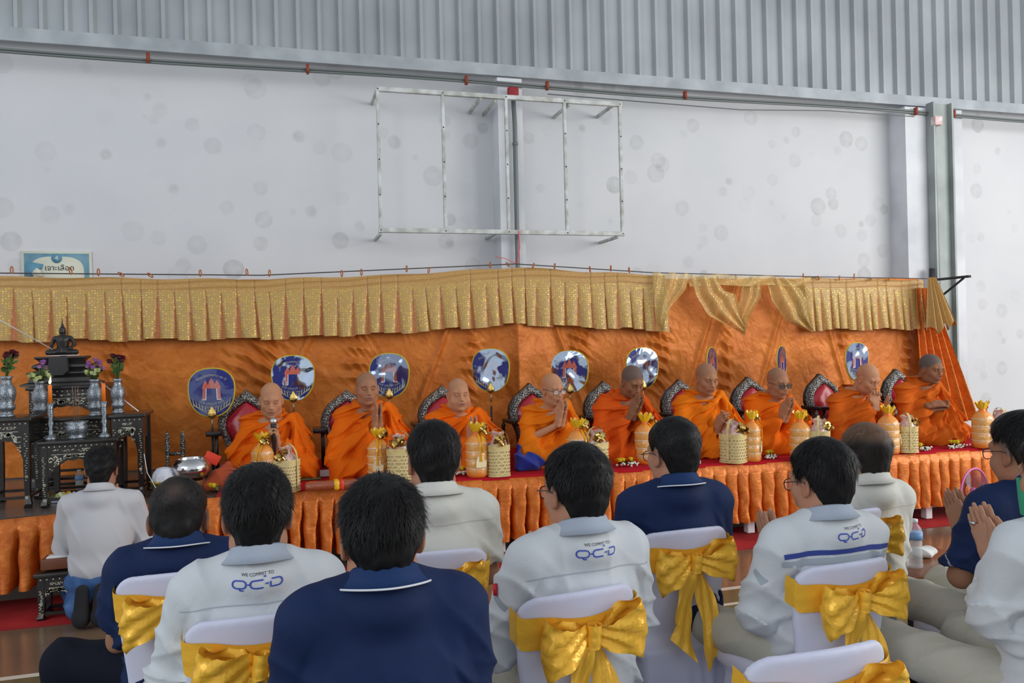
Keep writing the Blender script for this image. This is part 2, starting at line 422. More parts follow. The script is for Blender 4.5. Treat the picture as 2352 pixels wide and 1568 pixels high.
tag(o.build('conduit_drop', MPIPE), 'thin grey vertical pipe running down the steel column on the right', 'pipe')
o = MB(); a = at(1258, 216, Y=7.12); b = at(1700, 252, Y=7.1); c_ = at(2100, 268, Y=7.1)
o.tube([a, b, (5.6, 7.12, 3.85), c_], .005, 6); tag(o.build('loose_cable', mat('cable', srgb(105, 108, 108), .5)), 'thin loose cable sagging under the pipes right of the empty frame', 'cable')
o = MB(); pts = [at(x, y, Y=7.05) for x, y in ((2160, 690), (2163, 770), (2178, 812), (2190, 840), (2198, 875), (2212, 900), (2222, 938))]
o.tube(pts, .006, 6); tag(o.build('hanging_cable', mat('cable')), 'thin grey cable hanging down the wall right of the orange curtain', 'cable')
# ---------------------------------------------------------------- empty sign frame
MFR = mat('frame_steel', srgb(206, 210, 208), .55, 0, var=srgb(168, 168, 160), varscale=12)
xs = [at(px, 300, Y=7.0).x for px in (869, 1018, 1163, 1297, 1424)]
zt, zb = 3.733, 2.50
r0 = empty('sign_frame', (2.0, 7.0, zb), 0, 'empty rectangular steel sign frame fixed to the wall over the middle column', 'frame')
for z in (zt, zb):
    o = MB(); o.bbox(((xs[0]+xs[4])/2-2, 0, z-zb), ((xs[4]-xs[0])/2+.02, .018, .02), .003); rail = o.build('rail', MFR, r0)
for x in xs:
    o = MB(); o.bbox((x-2, 0, (zt-zb)/2), (.014, .016, (zt-zb)/2), .003); o.build('upright', MFR, r0)
MDOT = mat('screw_hole', (.02, .02, .02), .6)
for x in xs:
    for k in (0, .25, .5, .75, 1): o = MB(); o.box((x-2, -.018, (zt-zb)*k), (.005, .002, .005)); o.build('screw', MDOT, r0)
for (x, z) in ((xs[0], zt), (xs[4]-.05, zt), (xs[0], zb-.03), (xs[4]-.05, zb-.03), (xs[1]+.35, zt-.03), (xs[2]-.1, zt-.04), (xs[3]+.05, zt-.03), (xs[2]-.1, zb)):
    o = MB(); o.box((x-2, .22, z-zb), (.012, .22, .014)); o.build('bracket', MFR, r0)
o = MB(); a = at(1191, 530, Y=6.96); b = at(1188, 606, Y=6.86)
o.tube([a, (a.x, 6.93, (a.z+b.z)/2), b], .005, 6); o.tube([b, (b.x-.12, 6.85, b.z+.05), (b.x-.2, 6.85, b.z+.06)], .003, 6)
tag(o.build('pink_string', mat('string_pink', srgb(235, 90, 110), .6)), 'bright pink string tied from the frame down to the curtain wire', 'string')
# ---------------------------------------------------------------- text and flat artwork
def text_tris(s, size):
    cu = bpy.data.curves.new('txt', 'FONT'); cu.body = s; cu.size = size; cu.align_x = 'CENTER'; cu.align_y = 'CENTER'; cu.resolution_u = 3
    ob = bpy.data.objects.new('txt', cu); COL.objects.link(ob); bpy.context.view_layer.update()
    me = ob.evaluated_get(bpy.context.evaluated_depsgraph_get()).to_mesh()
    V = [tuple(v.co) for v in me.vertices]; Fc = [tuple(p.vertices) for p in me.polygons]
    ob.evaluated_get(bpy.context.evaluated_depsgraph_get()).to_mesh_clear()
    bpy.data.objects.remove(ob); bpy.data.curves.remove(cu)
    return V, Fc
def ell_poly(cx, cz, rx, rz, n=28, p=2.0, taper=0):
    out = []
    for k in range(n):
        w = 2*PI*k/n; c = math.cos(w); s = math.sin(w)
        X = abs(c)**(2/p)*(1 if c > 0 else -1); Z = abs(s)**(2/p)*(1 if s > 0 else -1)
        out.append((cx+rx*X*(1+taper*Z), cz+rz*Z))
    return out
pz = at(132, 640, Y=7.44)
r0 = empty('wall_poster', (pz.x, 7.44, pz.z), 0, 'faded blue and cream poster numbered 4 on the wall behind the gold valance', 'poster')
o = MB(); o.box((0, 0, 0), (.262, .004, .23)); o.build('paper', mat('poster_cream', srgb(215, 217, 198), .6), r0)
o = MB(); o.box((0, -.005, 0), (.243, .002, .21)); o.build('border', mat('poster_blue', srgb(128, 165, 182), .6, var=srgb(98, 145, 165), varscale=9), r0)
o = MB(); o.prism(ell_poly(0, .02, .205, .165, 36, 3.2), -.009, -.006); o.build('panel', mat('poster_cream'), r0)
o = MB(); o.prism(ell_poly(.0, .17, .04, .04), -.012, -.009); o.prism([(-.2, .14), (-.1, .12), (-.11, .08), (-.16, .06), (-.19, .0), (-.24, .0), (-.24, .12)], -.012, -.009); o.build('picture', mat('poster_blue2', srgb(95, 148, 172), .6), r0)
o = MB(); o.prism([(-.15, .09), (-.12, .07), (-.1, .02), (-.13, .01), (-.19, .04), (-.17, .07)], -.015, -.012); o.build('hand_picture', mat('poster_cream'), r0)
for (s, sz, x, z, m_) in (('4', .055, 0, .17, mat('poster_cream')), ('เจาะเลือด', .062, .02, .088, mat('ink', (.03, .03, .03), .6))):
    V, Fc = text_tris(s, sz); mesh('lettering', [(a+x, -.0135, b+z) for a, b, c in V], Fc, m_, r0, smooth=False)
# ---------------------------------------------------------------- stage
r0 = empty('stage_platform', (1.5, 6.4, 0), 0, 'long low wooden stage the monks and the altar stand on', 'stage')
MDK = mat('deck', srgb(110, 98, 90), .25, var=srgb(88, 80, 76), varscale=3)
xs_ = [-2.72, -1.6, -.38, 1.26, 2.6, 6.14]
o = MB()
for a, b in zip(xs_, xs_[1:]):
    q = [(a-1.5, yf(a)+.01-6.4), (b-1.5, yf(b)+.01-6.4), (b-1.5, .68), (a-1.5, .68)]
    o.add([(x, y, SZ-.05) for x, y in q]+[(x, y, SZ) for x, y in q], [(3, 2, 1, 0), (4, 5, 6, 7), (0, 1, 5, 4), (2, 3, 7, 6), (1, 2, 6, 5), (3, 0, 4, 7)])
o.build('deck', MDK, r0, smooth=False)
for yy in (.3, -.6): o = MB(); o.box((.2, yy, .45), (4.1, .03, .04)); o.build('beam', mat('dark_steel', (.03, .03, .03), .5), r0)
MWL = mat('leg_white', srgb(225, 225, 225), .4)
for (px, py) in ((1128, 1270), (1150, 1268), (1667, 1222), (1721, 1218), (2128, 1175)):
    p = at(px, py, Y=float(yf(at(px, py, Y=5.4).x))+.07); o = MB(); o.bbox((p.x-1.5, p.y-6.4, .25), (.03, .03, .24), .006); o.build('leg', MWL, r0)
# red felt on the stage
o = MB(); Pg = []
for j, (yy, zz) in enumerate(((-.012, SZ-.012), (-.012, SZ+.004), (.01, SZ+.008), (.5, SZ+.008), (6.82, SZ+.008))):
    Pg.append([(-.42+6.52*i/119, (float(yf(-.42+6.52*i/119))+yy if j < 4 else yy)+(.006*math.sin(i*.7) if j < 3 else 0), zz) for i in range(120)])
o.grid(Pg); tag(o.build('stage_carpet', mat('red_felt', srgb(172, 22, 36), .95, spec=.15, bump=(200, .3))), 'bright red felt spread over the stage under the monks', 'carpet')
# pleated orange skirt
MSAT = mat('orange_satin', srgb(218, 124, 46), .4, .25, var=srgb(196, 98, 30), varscale=9, bump=(22, .22, 'noise', .02, 1.2), bump2=(90, .12, 'noise', .004), distort=2)
def skirt(x0, x1, name, label):
    z0, z1 = .115, SZ-.004; zs = [z1, z1-.05, z1-.062, z1-.075, z1-.1]+[z1-.1-(z1-.1-z0)*k/12 for k in range(1, 13)]
    xs = []; x = x0; r = np.random.default_rng(3)
    P_ = []
    edges = [x0]
    while edges[-1] < x1: edges.append(edges[-1]+.1*(.85+.3*r.random()))
    cols = []
    for i in range(len(edges)-1):
        a, b = edges[i], edges[i+1]; w = b-a; lean = (r.random()-.5)*.02; amp = .8+.5*r.random(); ph = r.random()*6
        for k in range(14): cols.append((a, w, k/14, lean, amp, ph))
    for z in zs:
        t = max(0, (z1-.06-z)/(z1-.06-z0)); row = []
        for (a, w, u, lean, amp, ph) in cols:
            gap = .08+.26*t**.7                          # how much of the pleat is the dark gap
            Yf = float(yf(a+u*w))
            if z > z1-.056: y = Yf-.014; xx = a+u*w
            else:
                q = min(1, u/(1-gap)); 
                if u < 1-gap: y = Yf-.018-amp*(.012+.022*t**.8)*math.sin(PI*q)**.3-.02*t*q; xx = a+u*w
                else:
                    s_ = (u-(1-gap))/gap; y = Yf-.018+(.15*t)*math.sin(PI*s_)**.5; xx = a+u*w
                xx += lean*t+.004*math.sin(z*30+ph); y += .004*math.sin(z*38+ph*2+u*5)*t
            row.append((xx, y, z+(.006*math.sin(a*3) if t > .98 else 0)))
        P_.append(row)
    o = MB(); o.grid(P_); return tag(o.build(name, MSAT), label, 'fabric')
skirt(-2.75, 6.16, 'stage_skirt', 'orange satin box pleated skirt along the front of the stage')
# ---------------------------------------------------------------- backdrop curtain
MBK = mat('orange_backdrop', srgb(208, 122, 46), .5, .15, var=srgb(188, 102, 34), varscale=4, spec=.35, bump=(4, .22, 'noise', .06, 1.0), bump2=(11, .3, 'crease', .03), distort=1)
def grid_fn(x0, x1, nx, z0, z1, nz, fn, name, m_, label=None, cat='curtain', parent=None, colf=None):
    X, Z = np.meshgrid(np.linspace(x0, x1, nx), np.linspace(z1, z0, nz)); x, y, z = fn(X, Z)
    V = np.stack([x, y, z], -1).reshape(-1, 3); i = np.arange(nx*nz).reshape(nz, nx)
    Q = np.stack([i[:-1, :-1], i[:-1, 1:], i[1:, 1:], i[1:, :-1]], -1).reshape(-1, 4)
    ob = mesh(name, V, Q[:, ::-1].copy(), m_, parent, colr=colf(X, Z).reshape(-1, 3) if colf else None)
    return tag(ob, label, cat if label else None)
def fbk(X, Z):
    y = np.full_like(X, 6.86)
    y = y-.11*np.exp(-np.abs(np.where(X > 2.02, (X-2.02)*.45, X-2.02))/.1)*np.clip(1.35-.2*Z, 0, 1)
    O = np.zeros_like(X)
    y = y+.012*wob(X, O, Z, 4, 3)+.006*wob(X, O, Z, 14, 5, 1)
    for (cx, w, am, zc, zr) in ((-.13, .13, .05, 1.42, .3), (-.35, .1, .02, 1.2, .4), (.62, .09, .04, 1.4, .3), (1.62, .08, .035, 1.25, .35), (2.62, .1, .045, 1.4, .3), (3.42, .11, .05, 1.35, .35), (4.15, .07, .04, 1.2, .4), (5.5, .05, .03, 1.45, .1), (-1.25, .08, .035, 1.4, .3), (6.3, .05, .04, 1.2, .35)):
        g = np.exp(-((X-cx-.1*(Z-1.4))/w)**2)*np.exp(-((Z-zc)/zr)**4)
        y = y-am*g*(ridge(X, O, Z, 26, int(cx*10)+20, (.35, 0, .94), .9)**.8)-.5*am*g*ridge(X, O, Z, 50, int(cx*10)+40, (.8, 0, .6), .9)
    for (xa, za, sl) in ((.2, 1.5, .9), (1.35, 1.5, .8), (2.45, 1.5, -.7), (3.9, 1.45, .75), (4.05, 1.45, .8), (4.7, 1.5, .7), (5.35, 1.5, -.6)):
        d = (X-xa)-sl*(Z-za)*.5; y = y-.022*np.exp(-(d/.03)**2)+.015*np.exp(-((d-.07)/.05)**2)
    y = y+.05*np.clip((1.0-Z), 0, 1)*np.sin(X*9+1.5*np.sin(X*2))
    y = y-.06*np.clip((6.42-X)/-.2, 0, 1)
    return X, y, Z
grid_fn(-2.8, 6.46, 900, SZ+.012, 2.06, 170, fbk, 'backdrop_curtain', MBK, 'wide crumpled orange satin curtain hung behind the monks')
# right hand gathered curtain
def fside(X, Z):
    t = np.clip((1.75-Z)/1.2, 0, 1); u = (X-6.4)/.4
    w = .27+.36*t
    x = 6.30+u*w+.04*t; y = 6.74-.035*np.cos(u*2*PI*5.0+.7*np.sin(3*Z))*(.7+.5*t)-.1*t*u
    return x, y, Z
grid_fn(6.4, 6.8, 120, SZ+.012, 1.95, 50, fside, 'side_curtain', MSAT, 'gathered orange satin curtain falling at the right end of the backdrop')
# ---------------------------------------------------------------- gold valance
def lace(name, base, alpha, gapcol):
    m = mat(name, base, .45, .15, attr=False); t = m.node_tree; b = t.nodes['Principled BSDF']; N = t.nodes.new; L = t.links.new
    tcn = N('ShaderNodeTexCoord'); at_ = N('ShaderNodeAttribute'); at_.attribute_name = 'Col'
    mp = N('ShaderNodeMapping'); mp.inputs['Scale'].default_value = (50, 0, 54); L(tcn.outputs['Object'], mp.inputs['Vector'])
    v = N('ShaderNodeTexVoronoi'); v.inputs['Randomness'].default_value = .4; v.inputs['Scale'].default_value = 1; L(mp.outputs[0], v.inputs['Vector'])
    r = N('ShaderNodeMapRange'); r.inputs[1].default_value = .36; r.inputs[2].default_value = .24; L(v.outputs['Distance'], r.inputs[0])
    s = N('ShaderNodeSeparateColor'); L(v.outputs['Color'], s.inputs[0])
    k = N('ShaderNodeMapRange'); k.inputs[1].default_value = .1; k.inputs[2].default_value = .9; k.inputs[3].default_value = .3; L(s.outputs[0], k.inputs[0])
    p = N('ShaderNodeMath'); p.operation = 'MULTIPLY'; L(r.outputs[0], p.inputs[0]); L(k.outputs[0], p.inputs[1])
    sp = N('ShaderNodeSeparateColor'); L(at_.outputs['Color'], sp.inputs[0])
    mg = N('ShaderNodeMix'); mg.data_type = 'RGBA'; L(sp.outputs[0], mg.inputs[0]); mg.inputs[6].default_value = (*gapcol, 1); mg.inputs[7].default_value = (*base, 1)
    pm = N('ShaderNodeMath'); pm.operation = 'MULTIPLY'; L(p.outputs[0], pm.inputs[0]); L(sp.outputs[1], pm.inputs[1])
    mm = N('ShaderNodeMix'); mm.data_type = 'RGBA'; L(pm.outputs[0], mm.inputs[0]); L(mg.outputs[2], mm.inputs[6]); mm.inputs[7].default_value = (*srgb(226, 190, 84), 1)
    L(mm.outputs[2], b.inputs['Base Color'])
    me_ = N('ShaderNodeMath'); me_.operation = 'MULTIPLY'; L(pm.outputs[0], me_.inputs[0]); me_.inputs[1].default_value = .6; L(me_.outputs[0], b.inputs['Metallic'])
    n2 = N('ShaderNodeTexWave'); n2.wave_type = 'BANDS'; n2.bands_direction = 'Z'; n2.inputs['Scale'].default_value = 22; n2.inputs['Distortion'].default_value = 2; L(tcn.outputs['Object'], n2.inputs['Vector'])
    q = N('ShaderNodeBump'); q.inputs['Strength'].default_value = .1; q.inputs['Distance'].default_value = .01; L(n2.outputs['Fac'], q.inputs['Height']); L(q.outputs[0], b.inputs['Normal'])
    if alpha < 1:
        a = N('ShaderNodeMath'); a.operation = 'ADD'; L(pm.outputs[0], a.inputs[0]); a.inputs[1].default_value = alpha; a.use_clamp = True; L(a.outputs[0], b.inputs['Alpha'])
    return m
MLACE = lace('gold_lace', srgb(180, 146, 86), 1, srgb(186, 112, 66))
MSHEER = lace('sheer_lace', srgb(208, 176, 110), .55, srgb(186, 112, 66))
def ztop(X): return np.interp(X, [-2.8, -2, -.2, .9, 2.02, 2.7, 3.43, 5, 6.5], [2.085, 2.075, 2.05, 2.085, 2.155, 2.115, 2.085, 2.06, 2.03])
def zbot(X): return np.interp(X, [-2.8, -2, -.15, .9, 2.02, 2.7, 3.43, 5, 6.5], [1.60, 1.60, 1.575, 1.60, 1.655, 1.61, 1.57, 1.545, 1.53])
def valance(x0, x1, per, seed, label):
    r = np.random.default_rng(seed); e = [x0]
    while e[-1] < x1: e.append(e[-1]+per*(.85+.3*r.random()))
    e = np.array(e); am = r.random(len(e)); ln = (r.random(len(e)))*.05
    def f(X, T):
        i = np.clip(np.searchsorted(e, X, side='right')-1, 0, len(e)-2); u = (X-e[i])/(e[i+1]-e[i])
        t = np.clip((T-.18)/.82, 0, 1)                     # pleats open below the gathered heading
        gap = .03+.2*t*(.5+am[i]); ing = u > 1-gap
        y = 6.745-.03*t*np.sin(PI*np.clip(u/(1-gap), 0, 1))**.5
        y = np.where(ing, 6.755, y)+.005*np.sin(T*60+X*5)*(T < .2)
        zt_, zb_ = ztop(X)+.006*np.sin(X*9), zbot(X)+.012*np.sin(e[i]*11)-.008*am[i]
        return X+ln[i]*t*.9, y, zt_+(zb_-zt_)*T
    def cf(X, T):
        i = np.clip(np.searchsorted(e, X, side='right')-1, 0, len(e)-2); u = (X-e[i])/(e[i+1]-e[i]); t = np.clip((T-.18)/.82, 0, 1)
        ing = (u > 1-(.03+.2*t*(.5+am[i]))) & (T > .19)
        a = np.where(ing, 0.0, np.where(T < .19, .8, 1.0)); return np.stack([a, np.where(ing, .25, np.where(T < .19, .35, 1.0)), a*0], -1)
    n = int((x1-x0)/.0075); X, T = None, None
    return grid_fn(x0, x1, n, 1, 0, 40, f, 'valance', MLACE, label, 'valance', colf=cf)
valance(-2.8, at(1530, 700, Y=6.74).x, .125, 1, 'long pleated gold lace valance over the left and middle of the backdrop')
valance(at(1850, 700, Y=6.74).x, 6.42, .1, 2, 'short pleated gold lace valance over the right end of the backdrop')
# loose lace swags
def swag(pxs, name, label, seed):
    """rows of outline points in photo pixels, draped as a soft fluted sheet"""
    L_, R2 = pxs; n = 26; m_ = 30; P_ = []
    L_ = [at(x, y, Y=6.70) for x, y in L_]; R2 = [at(x, y, Y=6.66) for x, y in R2]
    def samp(Q, t):
        d = [0]
        for i in range(1, len(Q)): d.append(d[-1]+(Q[i]-Q[i-1]).length)
        s = t*d[-1]
        for i in range(1, len(Q)):
            if s <= d[i]+1e-9: return Q[i-1].lerp(Q[i], (s-d[i-1])/max(d[i]-d[i-1], 1e-6))
        return Q[-1]
    for j in range(n):
        a = samp(L_, j/(n-1)); b = samp(R2, j/(n-1)); row = []
        for i in range(m_):
            u = i/(m_-1); p = a.lerp(b, u); env = math.sin(PI*min(1, u*1.1))
            p = p+Vector((0, -.03*env-.018*math.sin(u*16+seed+j*.12), .008*math.sin(u*16+seed))); row.append(tuple(p))
        P_.append(row)
    o = MB(); o.cc = (1, .8, 0); o.grid(P_); return tag(o.build(name, MSHEER, col=True), label, 'fabric')
swag(([(1498, 626), (1500, 690), (1505, 735), (1519, 760)], [(1585, 630), (1576, 665), (1545, 700), (1519, 760)]), 'lace_swag', 'sheer gold lace end hanging loose at the end of the long valance', 0)
swag(([(1583, 632), (1597, 680), (1625, 725), (1706, 768)], [(1648, 640), (1665, 665), (1690, 672), (1710, 745)]), 'lace_swag', 'sheer gold lace swag looping down left of the bare orange gap', 1)
swag(([(1705, 636), (1700, 690), (1692, 735), (1706, 768)], [(1752, 638), (1748, 680), (1722, 722), (1706, 768)]), 'lace_swag', 'narrow sheer gold lace tail twisted beside the looped swag', 2)
swag(([(1758, 636), (1775, 690), (1810, 740), (1862, 762)], [(1812, 640), (1845, 655), (1865, 680), (1866, 757)]), 'lace_swag', 'sheer gold lace swag sweeping into the short right valance', 3)
swag(([(1583, 630), (1583, 656)], [(1860, 638), (1860, 656)]), 'lace_strip', 'narrow sheer gold lace strip along the wire between the swags', 4)
# bunched lace tassel at the right end
def fb(X, T):
    u = X*2-1; w = .045+.13*T**.9; x = at(2135, 640, Y=6.6).x+.04*T+u*w+.05*T; 
    y = 6.58-.06*np.sqrt(np.clip(1-u*u, 0, 1))*(.5+T)-.02*np.sin(u*17+1)*(.4+T); z = 2.045-(.50+.05*np.sin(u*9)-.06*u)*T
    return x, y, z
grid_fn(0, 1, 140, 0, 1, 30, lambda X, Z: fb(X, 1-Z), 'valance_tassel', MLACE, 'bunched gold lace bundle hanging from the black bracket', 'valance', colf=lambda X, Z: np.stack([.9+0*X, .4+0*X, 0*X], -1))
o = MB(); o.box((0, 0, 0), (.018, .003, .022)); tag(o.build('wall_plate', mat('plate_grey', srgb(170, 178, 184), .4), loc=at(1670, 642, Y=7.44)), 'tiny grey plate on the wall just above the right valance', 'plate')
# black bracket
MBLK = mat('black_steel', (.02, .02, .022), .45)
r0 = empty('wall_bracket', at(2175, 640, Y=6.9), 0, 'black steel triangular bracket on the steel column holding the curtain wire', 'bracket')
o = MB(); o.box((-.02, -.05, .0), (.022, .26, .012)); o.build('arm', MBLK, r0)
o = MB(); o.tube([(0, .2, -.25), (0, -.22, -.01)], .012, 6); o.build('brace', MBLK, r0)
o = MB(); o.box((.0, .2, -.03), (.03, .012, .16)); o.build('plate', MBLK, r0)
o = MB(); o.tube([at(2130, 640, Y=6.62), at(2178, 630, Y=6.75)], .014, 6); o.build('hook', MBLK, r0)
o.V = []
# wire and rings
o = MB(); wp = [at(x, y, Y=6.73) for x, y in ((-260, 622), (0, 627), (600, 632), (1185, 606), (1500, 626), (1850, 635), (2140, 640))]
o.tube(wp, .0045, 6); tag(o.build('curtain_wire', mat('wire_dark', (.05, .05, .05), .5)), 'thin dark wire strung above the gold valance', 'wire')
MRING = mat('ring_wood', srgb(168, 96, 40), .45)
for i, (px, py, tl) in enumerate(((27, 620, 0), (162, 622, -.2), (226, 625, 0), (278, 630, -1.1), (345, 632, -1), (460, 627, 0), (567, 625, -.1), (619, 627, .1), (785, 628, 0), (830, 625, 0), (934, 617, 0), (985, 620, .3), (1126, 608, 0), (1166, 607, -1), (1225, 610, .5), (1274, 611, .2), (1355, 618, -.2), (1403, 616, 0), (1445, 620, -.2), (1648, 640, 0), (1690, 637, 0), (1845, 634, -.1), (1880, 638, -.8), (1928, 638, .5), (1962, 634, .2), (2000, 641, 1.2), (2042, 641, 1))):
    p = at(px, py, Y=6.72); o = MB(); h = .026
    o.tube([(math.cos(w)*.009, 0, math.sin(w)*h) for w in np.linspace(0, 2*PI, 13)], .0045, 6, cap=False)
    ob = o.build('curtain_ring', MRING, loc=p); ob.rotation_euler = (0, tl, .6)
    od = ['first', 'second', 'third', 'fourth', 'fifth', 'sixth', 'seventh', 'eighth', 'ninth', 'tenth', 'eleventh', 'twelfth', 'thirteenth', 'fourteenth']
    w_ = od[i]+' from the left end' if i < 14 else od[26-i]+' from the right end' if i < 26 else 'last at the right end, by the bracket'
    tag(ob, 'brown wooden curtain ring above the gold valance, '+w_, 'curtain ring', 'rings along the curtain wire')
# ================================================================ PEOPLE
MSKIN = mat('skin', (1, 1, 1), .6, attr=True, sss=.08, bump=(300, .12), spec=.2)
MHAIR = mat('hair', (.008, .0075, .008), .5, spec=.22)
MHAIRG = mat('hair_thin', (.03, .024, .02), .55, spec=.25, attr=True)
def smooth(a, b, x): t = np.clip((x-a)/(b-a), 0, 1); return t*t*(3-2*t)
def head_parts(w=1.0, jaw=1.0, chub=0.0, skin=(.36, .19, .12), v=.0036, stub=.0, brow=.7, lids=.6, mouth=0.0, necklen=.13, neckr=.056, age=0, lipc=(.30, .10, .08), neckf=-.025):
    """head in its own frame: x right, y face, z up, origin between the ears"""
    f = Fld((-.11, -.125, -.13-necklen+.03), (.11, .14, .145), v)
    f.ell((0, -.012, .038), (.077*w, .096, .088), .01)
    f.ell((0, .022, -.028), (.066*w*jaw, .068, .088), .03)
    f.ell((0, .03, -.078), (.047*w*jaw+chub*.012, .05, .036), .03)
    for s in (-1, 1):
        f.ell((s*(.045+chub*.006)*w, .055, -.022-chub*.015), (.024, .024, .026), .025)
        f.ell((s*(.05+chub*.008)*w*jaw, .01, -.07), (.02+chub*.01, .035, .03), .03)
    f.cap((-.04*w, .079, .026), (.04*w, .079, .026), .011, k=.02)
    f.ell((0, .085, .03), (.02, .012, .02), .015)
    for s in (-1, 1): f.ell((s*.032*w, .098, .004), (.017, .016, .013), .012, cut=True)
    for s in (-1, 1):
        f.ell((s*.031*w, .074, .003), (.0145, .0145, .0125), .004)
        f.cap((s*.018*w, .086, .011), (s*.045*w, .08, .010), .0035, k=.004)      # upper lid fold
        if age: f.cap((s*.018*w, .084, -.011), (s*.043*w, .078, -.013), .004, k=.005)
    f.cap((0, .086, .014), (0, .106, -.026), .0075, .0125, k=.010)
    for s in (-1, 1): f.ell((s*.0125, .096, -.031), (.0095, .011, .0085), .007)
    f.ell((0, .088, -.055), (.032, .017, .022), .02)
    f.cap((-.017, .098, -.0535), (.017, .098, -.0535), .0062, k=.006); f.cap((0, .101, -.0535), (0, .101, -.0535), .006, k=.006)
    f.cap((-.014, .097, -.066-mouth), (.014, .097, -.066-mouth), .0068, k=.006)
    f.cap((-.023, .098, -.0597), (.023, .098, -.0597), .002+mouth*.4, k=.003, cut=True); f.cap((0, .107, -.0597), (0, .107, -.0597), .0025, k=.003, cut=True)
    f.ell((0, .078, -.097), (.021, .017, .016), .018)
    if age:
        for s in (-1, 1): f.cap((s*.02, .1, -.034), (s*.034, .086, -.066), .0028, k=.006, cut=True)
    for s in (-1, 1):
        R = Matrix.Rotation(s*.35, 3, 'Z')
        f.ell((s*.079*w, -.004, -.004), (.009, .019, .032), .006, R=R)
        f.ell((s*.089*w, -.002, .0), (.006, .010, .019), .004, cut=True, R=R)
        f.ell((s*.079*w, .004, -.028), (.008, .009, .012), .006)
    f.cap((0, -.028, -.03), (0, neckf-.02, -.13-necklen), .052*w, neckr, k=.02)
    f.cap((0, .01, -.08), (0, neckf+.02, -.13-necklen), .04, neckr*.8, k=.03)
    V, Fq = f.mesh()
    x, y, z = V[:, 0], V[:, 1], V[:, 2]; C = np.tile(np.array(skin), (len(V), 1))
    def mix(c, m): nonlocal C; m = np.clip(m, 0, 1)[:, None]; C = C*(1-m)+np.array(c)*m
    n1 = wob(x, y, z, 45, 5); C = C*(1+.07*n1[:, None])
    ax = np.abs(x)
    face = smooth(.02, .05, y)
    mix((skin[0]*1.05, skin[1]*.72, skin[2]*.68), .35*np.exp(-((ax-.045)/.02)**2-((z+.03)/.025)**2)*face)       # cheeks
    mix((skin[0]*.95, skin[1]*.62, skin[2]*.6), .5*np.exp(-((ax-.08)/.014)**2-(y/.03)**2))                           # ears
    mix(lipc, .75*np.exp(-(x/.022)**4-((z+.06)/.0105)**4)*smooth(.085, .092, y))
    mix((.03, .012, .01), .85*np.exp(-(x/.022)**4-((z+.0597)/.0022)**2)*smooth(.085, .092, y))
    mix((.05, .03, .025), brow*np.exp(-((ax-.033*w)/.017)**4-((z-.0265+.12*(ax-.03))/.0055)**2)*smooth(.05, .06, y))
    mix((.02, .012, .01), lids*np.exp(-((ax-.031*w)/.0135)**4-((z-.001)/.0032)**2)*smooth(.05, .06, y))
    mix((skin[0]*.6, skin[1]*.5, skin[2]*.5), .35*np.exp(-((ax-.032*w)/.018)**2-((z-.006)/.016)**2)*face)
    mix((.04, .02, .015), .7*np.exp(-((ax-.008)/.004)**2-((z+.036)/.003)**2)*smooth(.085, .09, y))  # nostril shading, darkened into the skin colour
    line = np.interp(y, [-.1, -.06, 0, .045, .07, .09], [-.045, -.05, .01, .03, .065, .075])
    mix((.10, .085, .08), stub*smooth(-.006, .012, z-line))
    if age: mix((skin[0]*.62, skin[1]*.5, skin[2]*.5), .35*np.exp(-((np.sin(z*420+40*ax))-1)**2/.15)*smooth(.03, .06, z)*smooth(.05, .07, y)*(ax < .04))
    return V, Fq, C
